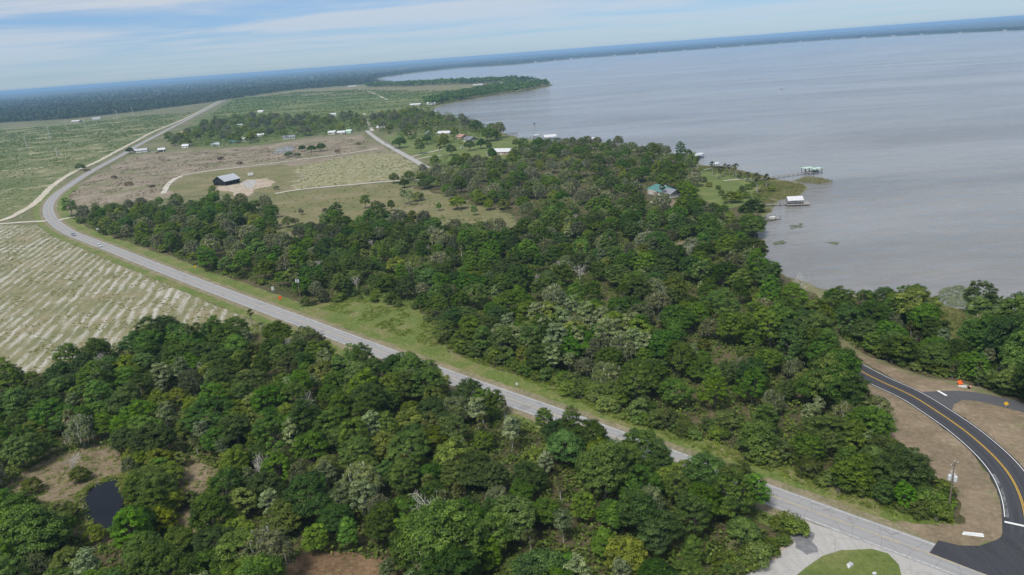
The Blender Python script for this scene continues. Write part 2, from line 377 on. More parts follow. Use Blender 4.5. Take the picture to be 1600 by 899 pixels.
M['paint_white_worn'] = paint('paint_white_worn', (0.60, 0.60, 0.58), (0.30, 0.30, 0.29), 0.52)
M['paint_yellow'] = paint('paint_yellow', (0.62, 0.38, 0.05), (0.45, 0.28, 0.06), 0.62)
M['paint_yellow_worn'] = paint('paint_yellow_worn', (0.50, 0.40, 0.20), (0.30, 0.29, 0.27), 0.50)
M['chalk'] = paint('chalk', (0.20, 0.205, 0.21), (0.05, 0.051, 0.055), 0.50)
def water(name, deep, shallow, rough, bscale, bstr, streak=True):
    m, nt, b = mat_base(name); p = geopos(nt); b.inputs['IOR'].default_value = 1.33
    b.inputs['Specular IOR Level'].default_value = 0.5
    c = ramp(nt, tnoise(nt, geopos(nt, (0.35, 1.0, 1), R_(-14)), 0.006, 7, 0.68, 0.9), [(0.40, deep), (0.60, shallow)])  # broad tonal bands in the colour imitate the lake's wind-ruffled reflections, not depth
    nt.links.new(c, b.inputs['Base Color'])
    if streak:
        ps = geopos(nt, (0.4, 1.4, 1), R_(-14))
        r = ramp(nt, tnoise(nt, ps, 0.0035, 5, 0.62, 0.7), [(0.35, rough * 0.9), (0.55, rough), (0.68, rough * 1.25)])
        nt.links.new(r, b.inputs['Roughness'])
        ps2 = geopos(nt, (0.55, 1.0, 1), R_(-14))
        h = mathn(nt, 'ADD', tnoise(nt, ps2, bscale, 4, 0.6), mathn(nt, 'MULTIPLY', tnoise(nt, ps2, bscale * 0.22, 3, 0.5), 2.6))
        h = mathn(nt, 'MULTIPLY', h, ramp(nt, tnoise(nt, ps, 0.005, 5, 0.6, 0.6), [(0.4, 0.35), (0.62, 1.0)]))
        bump(nt, b, h, bstr, 1.0)
    else:
        b.inputs['Roughness'].default_value = rough
        bump(nt, b, tnoise(nt, p, bscale, 3, 0.5), bstr, 0.1)
    return m
M['lake'] = water('lake_water', (0.18, 0.172, 0.158), (0.262, 0.252, 0.232), 0.12, 0.42, 1.0)
M['shallow'] = water('shallow_water', (0.13, 0.085, 0.035), (0.17, 0.115, 0.05), 0.12, 0.6, 0.1, False)
M['pond'] = water('pond_water', (0.006, 0.006, 0.005), (0.012, 0.011, 0.009), 0.03, 0.5, 0.04, False)
M['white_metal'] = plain('white_metal', (0.55, 0.56, 0.57), 0.5, 0.12, 0.5)
M['grey_metal'] = plain('grey_metal', (0.42, 0.44, 0.47), 0.45, 0.1, 0.4)
M['green_metal'] = plain('green_metal', (0.085, 0.20, 0.19), 0.45, 0.12, 0.3)
M['palegreen_metal'] = plain('palegreen_metal', (0.45, 0.62, 0.50), 0.5, 0.1, 0.4)
M['black_metal'] = plain('black_metal', (0.018, 0.02, 0.024), 0.5, 0.2, 0.3)
M['shingle_grey'] = plain('shingle_grey', (0.22, 0.23, 0.26), 0.9, 0.15, 1.2)
M['shingle_tan'] = plain('shingle_tan', (0.36, 0.27, 0.20), 0.9, 0.15, 1.2)
M['shingle_red'] = plain('shingle_red', (0.36, 0.22, 0.17), 0.9, 0.15, 1.2)
M['stucco_white'] = plain('stucco_white', (0.70, 0.68, 0.64), 0.85, 0.06, 0.8)
M['stucco_pink'] = plain('stucco_pink', (0.45, 0.33, 0.27), 0.85, 0.08, 0.8)
M['stucco_tan'] = plain('stucco_tan', (0.42, 0.36, 0.28), 0.85, 0.08, 0.8)
M['glass'] = plain('glass', (0.02, 0.025, 0.03), 0.08, 0.1, 1.0, 0.0, 0.6)
M['timber'] = plain('weathered_timber', (0.30, 0.275, 0.245), 0.9, 0.25, 1.5)
M['timber_dark'] = plain('dark_timber', (0.10, 0.085, 0.07), 0.9, 0.25, 1.5)
M['pole_wood'] = plain('pole_wood', (0.17, 0.14, 0.11), 0.95, 0.25, 2.0)
M['pole_concrete'] = plain('pole_concrete', (0.50, 0.49, 0.46), 0.9, 0.1, 1.0)
M['orange'] = plain('safety_orange', (0.80, 0.13, 0.02), 0.6, 0.1, 2.0)
M['yellow'] = plain('sign_yellow', (0.75, 0.45, 0.03), 0.5, 0.05, 2.0)
M['white_paint'] = plain('white_paint', (0.66, 0.66, 0.65), 0.5, 0.05, 1.0)
M['car_white'] = plain('car_white', (0.72, 0.73, 0.75), 0.25, 0.03, 1.0, 0.0, 0.5)
M['car_silver'] = plain('car_silver', (0.48, 0.50, 0.54), 0.3, 0.03, 1.0, 0.4, 0.5)
M['car_blue'] = plain('car_blue', (0.06, 0.10, 0.20), 0.3, 0.03, 1.0, 0.2, 0.5)
M['car_red'] = plain('car_red', (0.30, 0.03, 0.03), 0.3, 0.03, 1.0, 0.1, 0.5)
M['tyre'] = plain('tyre', (0.02, 0.02, 0.02), 0.9, 0.2, 3.0)
M['lamp'] = plain('lamp_glass', (0.75, 0.75, 0.7), 0.2, 0.05, 1.0, 0.0, 0.5)
M['lamp_red'] = plain('tail_lamp', (0.4, 0.02, 0.02), 0.3, 0.05, 1.0, 0.0, 0.5)
M['gravel_patch'] = plain('gravel_patch', (0.17, 0.17, 0.175), 0.95, 0.3, 0.6)
M['solar'] = plain('solar_glass', (0.06, 0.075, 0.11), 0.2, 0.1, 0.5, 0.0, 0.5)

# ------------------------------------------------------------------ land: ground, fields, lake, roads
def poly_contains(poly, x, y):
    P = np.asarray(poly); x = np.asarray(x); y = np.asarray(y)
    inside = np.zeros(x.shape, bool); j = len(P) - 1
    for i in range(len(P)):
        xi, yi = P[i]; xj, yj = P[j]
        c = ((yi > y) != (yj > y)) & (x < (xj - xi) * (y - yi) / (yj - yi + 1e-12) + xi)
        inside ^= c; j = i
    return inside
def rough_edge(P, amp=0.35, step=None, seed=0.0):
    """subdivide a polygon's edges and push them in and out with noise"""
    out = []
    n = len(P)
    for i in range(n):
        a = np.asarray(P[i], float); b = np.asarray(P[(i + 1) % n], float); L = np.linalg.norm(b - a)
        if L < 1e-6: continue
        dist = np.linalg.norm((a + b) / 2)
        st = step or max(1.5, dist / 130)
        k = int(min(160, max(1, round(L / st))))
        nn = np.array([-(b - a)[1], (b - a)[0]]) / L
        for j in range(k):
            p = a + (b - a) * j / k
            q = Vector((p[0] / (st * 3.5), p[1] / (st * 3.5), seed))
            out.append(p + nn * st * amp * 3.0 * (mnoise.noise(q) + 0.5 * mnoise.noise(q * 2.7)))
    return out
_seed = [0.0]
def sheet_world(name, P, z, mat, amp=0.35, step=None, parent=None):
    _seed[0] += 3.7
    Q = rough_edge(P, amp, step, _seed[0]) if amp else [np.asarray(p) for p in P]
    V = [(float(p[0]), float(p[1]), z) for p in Q]
    tris = tessellate_polygon([[Vector(v) for v in V]])
    F = []
    for t in tris:
        a, b, c = (Vector(V[i]) for i in t)
        F.append(tuple(t) if (b - a).cross(c - a).z > 0 else (t[0], t[2], t[1]))
    me = bpy.data.meshes.new(name); me.from_pydata(V, [], F); me.update()
    uv = me.uv_layers.new(name='UVMap')
    for lp in me.loops: uv.data[lp.index].uv = (V[lp.vertex_index][0], V[lp.vertex_index][1])
    return link(name, me, mat, parent)
def sheet(name, pts, z, mat, label, cat, amp=0.35, step=None):
    return tag(sheet_world(name, W(pts), z, mat, amp, step), label, cat, kind='structure')

# the ground, graded so that it stays precise near by and reaches the horizon
g = [0, 60, 130, 220, 340, 500, 700, 1000, 1400, 2000, 2800, 4000, 5600, 8000, 11000, 16000, 23000, 32000]
g = [-v for v in g[:0:-1]] + g
n = len(g)
V = [(x, y, 0.0) for y in g for x in g]
F = [(j * n + i, j * n + i + 1, (j + 1) * n + i + 1, (j + 1) * n + i) for j in range(n - 1) for i in range(n - 1)]
ground = link('ground', mesh_np('ground', V, F), M['ground'])
tag(ground, 'flat rural ground of dry grass and scrub reaching the horizon', 'ground', kind='structure')

# far woodland floor beyond the fields
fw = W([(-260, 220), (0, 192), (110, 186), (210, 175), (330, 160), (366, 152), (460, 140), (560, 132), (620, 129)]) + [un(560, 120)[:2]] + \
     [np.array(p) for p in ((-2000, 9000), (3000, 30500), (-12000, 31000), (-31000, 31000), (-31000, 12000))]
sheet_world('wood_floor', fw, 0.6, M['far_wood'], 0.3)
tag(bpy.data.objects['wood_floor'], 'dark floor of the far woods beyond the fields', 'wood floor', kind='structure')
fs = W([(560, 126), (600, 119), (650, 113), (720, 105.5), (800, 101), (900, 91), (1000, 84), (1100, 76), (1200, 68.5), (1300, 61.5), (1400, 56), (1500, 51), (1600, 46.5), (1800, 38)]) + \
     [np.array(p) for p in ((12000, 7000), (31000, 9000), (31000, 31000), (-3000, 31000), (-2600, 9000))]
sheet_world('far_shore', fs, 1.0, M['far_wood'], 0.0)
tag(bpy.data.objects['far_shore'], 'wooded land along the far side of the lake', 'shore', kind='structure')

lake_px = [(575, 127.6), (600, 121), (650, 114.5), (720, 107), (800, 102.5), (900, 92.5), (1000, 85.3), (1100, 77.5), (1200, 70), (1300, 62.8), (1400, 57.3), (1500, 52.3), (1600, 47.8), (1800, 39)]
lake_near = [(1760, 560), (1640, 505), (1560, 488), (1500, 484), (1465, 476), (1400, 470), (1300, 456), (1230, 432), (1190, 408), (1177, 395), (1168, 383), (1176, 365), (1190, 348), (1198, 334),
             (1212, 322), (1218, 313), (1206, 308), (1225, 311), (1245, 309), (1256, 298), (1262, 293), (1250, 287), (1228, 283), (1205, 279), (1176, 272), (1150, 266), (1124, 260), (1100, 259), (1090, 252), (1070, 245), (1030, 238),
             (985, 232), (950, 226), (900, 222), (870, 223), (832, 219), (803, 213), (782, 208), (752, 197), (735, 189), (705, 183), (684, 178), (672, 172), (690, 165), (722, 158.5), (770, 150.5), (820, 143.5), (850, 138), (864, 134),
             (862, 131.5), (840, 127), (800, 123), (740, 124), (680, 126), (620, 128)]
lake_poly = W(lake_px) + [np.array([16000., 6500.]), np.array([16000., 300.]), np.array([420., 100.])] + W(lake_near)
near_idx = len(lake_px) + 3
lk = rough_edge(lake_poly[near_idx:], 0.22, None, 5.0)
_last = lake_poly[-1]
_k = min(range(len(lk)), key=lambda i: np.linalg.norm(lk[i] - _last) + (1e9 if i < len(lk) // 2 else 0))
lake = sheet_world('lake', lake_poly[:near_idx] + lk[:_k + 1], 0.05, M['lake'], 0.0)
tag(lake, 'wide grey brown lake ruffled by wind', 'lake', kind='structure')
LAKE = [np.asarray(p) for p in lake_poly]

z = [0.05]
def zz(): z[0] += 0.008; return z[0]
def wsheet(name, pts, mat, label, cat, amp=0.35, step=None): return sheet(name, pts, zz(), mat, label, cat, amp, step)

wsheet('scrubland', [(-200, 350), (0, 345), (50, 322), (84, 292), (112, 270), (160, 250), (215, 220), (300, 178), (210, 180), (110, 192), (0, 202), (-260, 235)], M['scrub'], 'mottled green scrubland with sandy patches beside the sandy track', 'scrubland')
wsheet('grove_land', [(262, 218), (366, 152), (460, 141), (560, 137), (700, 140), (780, 137), (720, 156), (665, 170), (610, 180), (560, 200), (420, 224), (330, 232)], M['grove'], 'flat green grove land between the woods and the houses', 'field')
wsheet('grass_flat', [(380, 151), (470, 141), (560, 133), (640, 134), (780, 131), (800, 134), (720, 143), (600, 147), (520, 150)], M['pasture'], 'pale brown grass flat in front of the far woods', 'field')
wsheet('fallow_field', [(92, 337), (95, 312), (120, 290), (160, 268), (205, 243), (330, 234), (420, 226), (505, 214), (565, 210), (590, 225), (640, 252), (612, 284), (470, 297), (430, 300), (300, 306), (200, 318), (110, 334)], M['fallow'], 'brown fallow field with dry tufts inside the road bend', 'field')
wsheet('striped_field', [(-160, 380), (0, 352), (62, 352), (96, 376), (140, 392), (210, 421), (262, 444), (320, 468), (384, 497), (340, 520), (260, 545), (120, 600), (-60, 680), (-260, 620)], M['striped'], 'grass field striped with rows of white sand', 'field')
wsheet('grass_strip', [(262, 297), (285, 277), (330, 266), (440, 257), (470, 262), (462, 297), (430, 301), (330, 304), (280, 304)], M['pasture'], 'yellow green grass around the dark barn', 'grass')
wsheet('speckled_field', [(462, 262), (520, 249), (590, 236), (612, 240), (655, 262), (620, 282), (540, 287), (468, 296)], M['speckled'], 'field speckled with white sand beside the side street', 'field', 1.1)
wsheet('yard', [(332, 296), (342, 291), (374, 288), (384, 281), (414, 279), (425, 285), (419, 292), (400, 296), (392, 306), (372, 310), (356, 300)], M['orange_dirt'], 'orange dirt yard in front of the dark barn', 'yard')
wsheet('concrete_pad', [(378, 292), (381, 283), (399, 281), (400, 287), (393, 295)], M['concrete'], 'grey concrete pad in the middle of the dirt yard', 'pad', 0.05)
wsheet('clearing', [(425, 302), (470, 299), (612, 286), (700, 300), (790, 325), (810, 352), (760, 372), (690, 366), (560, 370), (470, 398), (425, 392)], M['pasture'], 'brown green pasture clearing enclosed by trees', 'clearing')
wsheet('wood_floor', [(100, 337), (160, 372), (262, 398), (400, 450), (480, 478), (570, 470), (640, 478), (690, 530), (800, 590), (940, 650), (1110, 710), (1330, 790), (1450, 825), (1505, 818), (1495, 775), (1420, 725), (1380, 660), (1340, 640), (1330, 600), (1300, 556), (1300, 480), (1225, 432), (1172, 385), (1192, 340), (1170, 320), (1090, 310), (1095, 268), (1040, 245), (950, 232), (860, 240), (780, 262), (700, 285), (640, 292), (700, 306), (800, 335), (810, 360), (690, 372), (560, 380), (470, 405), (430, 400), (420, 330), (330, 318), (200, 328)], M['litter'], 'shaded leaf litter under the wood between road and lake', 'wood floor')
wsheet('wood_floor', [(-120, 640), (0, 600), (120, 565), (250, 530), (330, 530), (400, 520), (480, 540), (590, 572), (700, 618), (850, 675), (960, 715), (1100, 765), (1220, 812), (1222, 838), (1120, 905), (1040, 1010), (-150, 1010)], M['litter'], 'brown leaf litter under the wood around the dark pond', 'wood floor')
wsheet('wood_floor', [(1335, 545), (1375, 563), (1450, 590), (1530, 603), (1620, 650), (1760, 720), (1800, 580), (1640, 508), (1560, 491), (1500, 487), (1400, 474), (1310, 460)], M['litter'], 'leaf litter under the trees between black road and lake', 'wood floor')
wsheet('marsh', [(1430, 480), (1465, 479), (1520, 488), (1530, 520), (1500, 535), (1460, 525), (1435, 505)], M['lawn'], 'green marsh grass clearing at the lake edge', 'marsh')
wsheet('lawn', [(1088, 300), (1085, 268), (1096, 262), (1125, 263), (1150, 270), (1180, 278), (1190, 290), (1180, 305), (1165, 320), (1140, 326), (1105, 318)], M['lawn'], 'bright green lawn sloping to the lakeside palms', 'lawn')
wsheet('lawn', [(600, 214), (640, 205), (760, 205), (800, 216), (870, 226), (900, 228), (860, 236), (800, 246), (740, 254), (690, 256), (640, 240)], M['lawn'], 'green lawns around the lakeside houses', 'lawn')
wsheet('weedy_ground', [(470, 478), (530, 472), (570, 462), (640, 470), (690, 520), (700, 560), (640, 545), (560, 518), (500, 497)], M['verge'], 'weedy green opening between the wood and the road', 'grass')
wsheet('bare_ground', [(975, 322), (1010, 322), (1045, 308), (1060, 318), (1040, 330), (1000, 334), (980, 333)], M['dirt'], 'brown bare ground in front of the green roofed house', 'ground')
wsheet('bare_ground', [(1040, 388), (1060, 376), (1100, 374), (1104, 386), (1070, 396), (1048, 397)], M['dirt'], 'brown bare ground under tall trees by the cove', 'ground')
# clearings inside the wood around the pond
wsheet('bare_ground', [(-10, 775), (20, 752), (75, 716), (140, 694), (190, 696), (255, 696), (300, 708), (360, 750), (345, 800), (300, 850), (250, 850), (180, 862), (140, 858), (80, 810), (20, 800)], M['dirt'], 'brown clearing with dry grass around the dark pond', 'ground')
pond_px = [(124, 785), (132, 766), (152, 756), (185, 746), (203, 754), (208, 788), (198, 822), (168, 836), (138, 826)]
wsheet('pond', pond_px, M['pond'], 'small black pond among trees with bare banks', 'pond')
wsheet('pond', [(368, 862), (385, 846), (420, 838), (448, 848), (450, 880), (410, 900), (375, 890)], M['pond'], 'narrow black pool shaded by trees beside orange dirt', 'pond')
wsheet('bare_ground', [(425, 912), (462, 868), (520, 860), (600, 872), (640, 910), (620, 990), (430, 990)], M['shaded_dirt'], 'orange brown dirt opening between big oaks', 'ground')
wsheet('pond', [(426, 240), (432, 233), (455, 228), (461, 233), (452, 239)], M['lake'], 'small grey pond in the fallow field beside round trees', 'pond', 0.2)
wsheet('shallow_water', [(1166, 396), (1172, 380), (1186, 374), (1192, 384), (1190, 400), (1180, 410)], M['shallow'], 'tea brown shallow water under the overhanging trees', 'water')

def catmull(P, step):
    P = [np.asarray(p, float) for p in P]; P = [2 * P[0] - P[1]] + P + [2 * P[-1] - P[-2]]
    out = []
    for i in range(1, len(P) - 2):
        p0, p1, p2, p3 = P[i - 1:i + 3]; L = np.linalg.norm(p2 - p1)
        d = [max(1e-3, np.linalg.norm(b - a)) ** 0.5 for a, b in ((p0, p1), (p1, p2), (p2, p3))]
        t0 = 0; t1 = d[0]; t2 = t1 + d[1]; t3 = t2 + d[2]
        for t in np.linspace(t1, t2, max(2, int(L / step)), endpoint=False):
            A1 = (t1 - t) / (t1 - t0) * p0 + (t - t0) / (t1 - t0) * p1; A2 = (t2 - t) / (t2 - t1) * p1 + (t - t1) / (t2 - t1) * p2
            A3 = (t3 - t) / (t3 - t2) * p2 + (t - t2) / (t3 - t2) * p3
            B1 = (t2 - t) / (t2 - t0) * A1 + (t - t0) / (t2 - t0) * A2; B2 = (t3 - t) / (t3 - t1) * A2 + (t - t1) / (t3 - t1) * A3
            out.append((t2 - t) / (t2 - t1) * B1 + (t - t1) / (t2 - t1) * B2)
    out.append(P[-2]); out = np.array(out)
    for _ in range(3):
        out[1:-1] = 0.25 * out[:-2] + 0.5 * out[1:-1] + 0.25 * out[2:]
    return out
def offset(C, o):
    d = np.gradient(C, axis=0); d /= np.linalg.norm(d, axis=1)[:, None]
    return C + np.stack([-d[:, 1], d[:, 0]], 1) * (np.asarray(o)[:, None] if np.ndim(o) else o)
def ribbon(name, C, o0, o1, zt, mat, parent=None, rough=0.0):
    n = len(C)
    if rough:
        e0 = np.array([o0 + rough * (mnoise.noise(Vector((p[0] * .15, p[1] * .15, 1))) + .6 * mnoise.noise(Vector((p[0] * .5, p[1] * .5, 1)))) for p in C])
        e1 = np.array([o1 + rough * (mnoise.noise(Vector((p[0] * .15, p[1] * .15, 9))) + .6 * mnoise.noise(Vector((p[0] * .5, p[1] * .5, 9)))) for p in C])
    else: e0 = np.full(n, o0); e1 = np.full(n, o1)
    A, B = offset(C, e0), offset(C, e1); s = np.concatenate([[0], np.cumsum(np.linalg.norm(np.diff(C, axis=0), axis=1))])
    V = np.concatenate([np.c_[A, np.full(n, zt)], np.c_[B, np.full(n, zt)]])
    F = np.array([(i + n, i, i + 1, i + 1 + n) for i in range(n - 1)])
    a, b, c = V[F[0][0]], V[F[0][1]], V[F[0][2]]
    if np.cross(b - a, c - a)[2] < 0: F = F[:, ::-1].copy()
    me = mesh_np(name, V, F)
    uv = me.uv_layers.new(name='UVMap'); U = np.concatenate([np.c_[e0, s], np.c_[e1, s]])
    idx = np.empty(len(me.loops), np.int32); me.loops.foreach_get('vertex_index', idx)
    uv.data.foreach_set('uv', U[idx].astype(np.float32).ravel())
    return link(name, me, mat, parent)

main_px = [(366, 149), (320, 173), (266, 201), (215, 228), (195, 240), (172, 252.5), (140, 270), (108, 290.5), (86, 307), (76, 322), (77, 336), (88, 350), (110, 364.5), (140, 376.5), (180, 392), (225, 410), (275, 429.5), (315, 445), (400, 477), (462, 500), (525, 524), (575, 543), (695, 588), (790, 622), (860, 647), (980, 692), (1100, 737), (1237, 788), (1300, 811.5), (1430, 859), (1540, 900), (1700, 960)]
MAIN = catmull([un(*p)[:2] for p in main_px], 3.0)
ribbon('road_shoulder', MAIN, -6.6, 6.6, 0.24, M['shoulder'], None, 1.0)
tag(bpy.data.objects['road_shoulder'], 'bare sandy shoulders along the long two lane road', 'shoulder', kind='structure')
near = MAIN[np.linalg.norm(MAIN, axis=1) < 900]
ribbon('verge', near, 5.5, 13.5, 0.232, M['verge'], None, 1.6); tag(bpy.data.objects['verge'], 'green mown verge between the long road and the lake wood', 'verge', kind='structure')
ribbon('verge', near, -11.0, -5.5, 0.236, M['verge'], None, 1.2); tag(bpy.data.objects['verge.001'], 'mown verge between the long road and the striped field', 'verge', kind='structure')
road = ribbon('road', MAIN, -4.0, 4.0, 0.28, M['old_asphalt'], None, 0.12)
tag(road, 'long pale grey two lane road bending past the fields', 'road', kind='structure')
for o0 in (-3.55, 3.37): ribbon('edge_line', near, o0, o0 + 0.18, 0.30, M['paint_white_worn'], road)
ribbon('centre_line', near, -0.24, -0.07, 0.30, M['paint_yellow_worn'], road); ribbon('centre_line', near, 0.07, 0.24, 0.30, M['paint_yellow_worn'], road)

# sandy track beside the road, far straight
TRK = catmull(W([(-140, 372), (0, 346), (30, 333), (52, 320), (82, 291), (112, 271), (150, 254), (180, 238), (212, 221), (240, 206), (282, 189), (345, 157)]), 6.0)
ribbon('sandy_track', TRK, -3.2, 3.2, 0.262, M['sand'], None, 1.2); tag(bpy.data.objects['sandy_track'], 'pale sandy track running beside the long road', 'track', kind='structure')
ST = catmull(W([(-140, 358), (0, 350.5), (40, 347.5), (72, 346)]), 4.0)
ribbon('side_track', ST, -2.6, 2.6, 0.27, M['track'], None, 0.5); tag(bpy.data.objects['side_track'], 'pale gravel side track joining the road at the bend', 'track', kind='structure')
ST2 = catmull(W([(86, 346), (100, 342), (118, 339.5)]), 3.0)
ribbon('side_track', ST2, -2.4, 2.4, 0.27, M['track'], None, 0.5); tag(bpy.data.objects['side_track.001'], 'short gravel stub leading into the thicket at the bend', 'track', kind='structure')
STREET = catmull(W([(668, 263), (640, 247), (615, 233), (596, 222), (582, 212), (573, 204.5)]), 6.0)
ribbon('side_street', STREET, -3.4, 3.4, 0.27, M['concrete'], None, 0.2); tag(bpy.data.objects['side_street'], 'pale straight side street running past the lakeside houses', 'street', kind='structure')
for pts, wd, lab in (([(582, 205), (573, 190), (569, 178)], 2.6, 'sandy lane continuing the side street into the trees'),
                     ([(640, 246), (668, 239), (690, 234)], 1.8, 'gravel drive off the side street towards a lone palm'),
                     ([(648, 250), (672, 245), (690, 243)], 1.8, 'second gravel drive off the side street across the lawn'),
                     ([(255, 303), (262, 290), (272, 281), (284, 275)], 2.6, 'pale sandy path curving out of the thicket'),
                     ([(284, 274), (340, 266), (400, 259), (450, 252), (522, 243), (590, 233)], 2.4, 'pale dirt lane crossing the fallow field'),
                     ([(430, 303), (465, 297), (540, 290), (607, 284), (660, 281)], 2.2, 'grey green farm track along the edge of the clearing'),
                     ([(978, 327), (1000, 321), (1022, 317), (1035, 309)], 2.6, 'pale concrete driveway to the green roofed house'),
                     ([(1130, 283), (1150, 281), (1172, 280), (1200, 278)], 1.2, 'pale footpath across the lawn to the long dock'),
                     ([(560, 140), (575, 143), (590, 149), (605, 156)], 4.0, 'pale sandy lane through the far grove land')):
    ribbon('lane', catmull(W(pts), 3.0), -wd, wd, 0.265, M['track'], None, 0.4)
    tag(COL.objects[-1], lab, 'lane', kind='structure')

# new black road, its junction and surroundings (bottom right)
wsheet('bare_corner', [(1330, 560), (1345, 600), (1342, 640), (1376, 660), (1396, 700), (1420, 726), (1470, 748), (1497, 775), (1506, 818), (1450, 822), (1400, 815), (1440, 838), (1470, 850), (1520, 858), (1562, 850), (1576, 820), (1562, 780), (1545, 740), (1500, 690), (1440, 640), (1380, 600)], M['dirt'], 'bare brown corner of ground inside the curve of the black road', 'ground')
wsheet('bare_bank', [(1322, 548), (1370, 566), (1440, 592), (1500, 606), (1600, 636), (1700, 700), (1700, 790), (1590, 730), (1500, 650), (1440, 618), (1370, 580)], M['dirt'], 'bare brown bank on the outer side of the black road', 'ground')
new_px = [(1296, 554), (1330, 573), (1370, 594.5), (1425, 620), (1457, 640), (1507, 674.5), (1555, 717), (1581, 750), (1598, 790), (1604, 830), (1606, 862), (1608, 885)]
NEW = catmull([un(*p)[:2] for p in new_px], 1.5)
NEWR = NEW[:-3]
nroad = ribbon('new_road', NEW, -4.15, 4.15, 0.29, M['new_asphalt'], None, 0.06)
tag(nroad, 'curving fresh black asphalt road with bright lines', 'road', kind='structure')
cut = int(len(NEW) * 0.88)
for o0 in (-3.75, 3.62): ribbon('edge_line', NEW[:cut], o0, o0 + 0.15, 0.31, M['paint_white'], nroad)
ribbon('centre_line', NEW[:cut], -0.21, -0.07, 0.31, M['paint_yellow'], nroad); ribbon('centre_line', NEW[:cut], 0.07, 0.21, 0.31, M['paint_yellow'], nroad)
ribbon('chalk_smear', NEW[int(len(NEW) * 0.70):cut], -3.5, -2.9, 0.302, M['chalk'], nroad, 0.12)
c0 = NEW[cut]; dd = NEW[cut] - NEW[cut - 1]; dd /= np.linalg.norm(dd); nn = np.array([-dd[1], dd[0]])
sheet_world('stop_line', [c0 - nn * 3.75, c0 - nn * 3.75 + dd * 0.6, c0 + nn * 0.2 + dd * 0.6, c0 + nn * 0.2], 0.31, M['paint_white'], 0.0, None, nroad)
SIDE = catmull(W([(1440, 622), (1475, 620), (1510, 619), (1545, 625), (1582, 634), (1640, 650)]), 1.5)
sroad = ribbon('side_road', SIDE, -2.9, 2.9, 0.284, M['side_asphalt'], None, 0.15); tag(sroad, 'dark grey side road leading off the black road under the trees', 'road', kind='structure')
sheet_world('side_apron', W([(1445, 613.5), (1475, 613), (1500, 612), (1505, 626), (1490, 634), (1487, 645), (1478, 640)]), 0.286, M['side_asphalt'], 0.0, None, sroad)
s0, s1 = un(1465, 612)[:2], un(1479, 620)[:2]; sd = (s1 - s0) / np.linalg.norm(s1 - s0); sn = np.array([-sd[1], sd[0]]) * 0.35
sheet_world('stop_line', [s0 - sn, s1 - sn, s1 + sn, s0 + sn], 0.306, M['paint_white'], 0.0, None, sroad)
apron = sheet_world('junction_apron', W([(1452, 866), (1466, 846.5), (1500, 854.5), (1530, 855), (1556, 846), (1569, 838), (1640, 838), (1720, 900), (1680, 952), (1600, 922), (1530, 896)]), 0.304, M['new_asphalt'], 0.0)
tag(apron, 'dark asphalt apron where the black road meets the long road', 'junction', kind='structure')
conc = sheet_world('concrete_apron', W([(1130, 935), (1165, 899), (1226, 859), (1236, 849), (1238, 828), (1232, 806), (1300, 829), (1400, 866), (1500, 903), (1580, 935), (1480, 1010), (1180, 1010)]), 0.25, M['concrete'], 0.12)
tag(conc, 'pale concrete apron beside the long road', 'apron', kind='structure')
sheet_world('gravel_patch', W([(1228, 808), (1245, 815), (1262, 824), (1275, 836), (1272, 848), (1278, 864), (1262, 868), (1246, 858), (1240, 842), (1248, 832)]), 0.258, M['gravel_patch'], 0.4, None, conc)
isl = sheet_world('grass_island', W([(1236, 912), (1258, 888), (1285, 870), (1315, 861), (1360, 859), (1386, 867), (1402, 884), (1410, 910), (1405, 960), (1240, 960)]), 0.27, M['lawn'], 0.1)
tag(isl, 'rounded grass island in the pale concrete apron', 'grass island', kind='structure')
sheet_world('orange_edge', W([(1192, 876), (1225, 851), (1240, 847), (1236, 857), (1205, 878), (1180, 892)]), 0.262, M['orange_dirt'], 0.3, None, conc)
sheet_world('verge', W([(1120, 905), (1170, 868), (1216, 836), (1226, 826), (1238, 845), (1226, 858), (1165, 899), (1120, 940), (1080, 940)]), 0.244, M['verge'], 0.3)
tag(COL.objects[-1], 'rough verge strip between the oaks and the concrete apron', 'verge', kind='structure')

ROADS = [(MAIN, 5.2), (NEW, 6.0), (SIDE, 4.0), (STREET, 4.5), (TRK, 4.0)]

# ------------------------------------------------------------------ vegetation prototypes
def unit(v): return v / np.maximum(1e-9, np.linalg.norm(v, axis=-1, keepdims=True))
def rdir(n): return unit(rng.normal(size=(n, 3)))
def leaves(P, N, L, asp=0.62, lv=None):
    """rhombic leaf sprays: P (n,3) positions, N normals, L lengths"""
    n = len(P); L = np.broadcast_to(L, (n,))[:, None]
    t = unit(np.cross(N, rdir(n))); b = np.cross(N, t)
    c = 0.12 * L * N
    V = np.stack([P - t * L / 2, P - b * L * asp / 2 + c, P + t * L / 2, P + b * L * asp / 2 + c], 1).reshape(-1, 3)
    return V, np.arange(4 * n).reshape(n, 4), (rng.random(n) if lv is None else lv)
def crown_points(R, H, h0, K, lump=0.28, flat=0.85):
    """clump centres spread over an uneven dome"""
    lobes = rdir(7); amp = rng.uniform(-1, 1, 7)
    cz = h0 + (H - h0) * 0.42; out = []
    tries = 0; md = 1.25 * R / math.sqrt(K) * 1.9
    while len(out) < K and tries < 4000:
        tries += 1
        d = rdir(1)[0]
        if d[2] < -0.35: continue
        s = 1 + lump * float((amp * np.maximum(0, lobes @ d) ** 3).sum())
        r = s * rng.uniform(0.55, 1.0) ** 0.6
        q = np.array([d[0] * R * r, d[1] * R * r, cz + d[2] * r * ((H - cz) if d[2] > 0 else (cz - h0))])
        if any(np.linalg.norm(q - o) < md for o in out):
            if tries % 40 == 0: md *= 0.93
            continue
        out.append(q)
    return np.array(out), cz
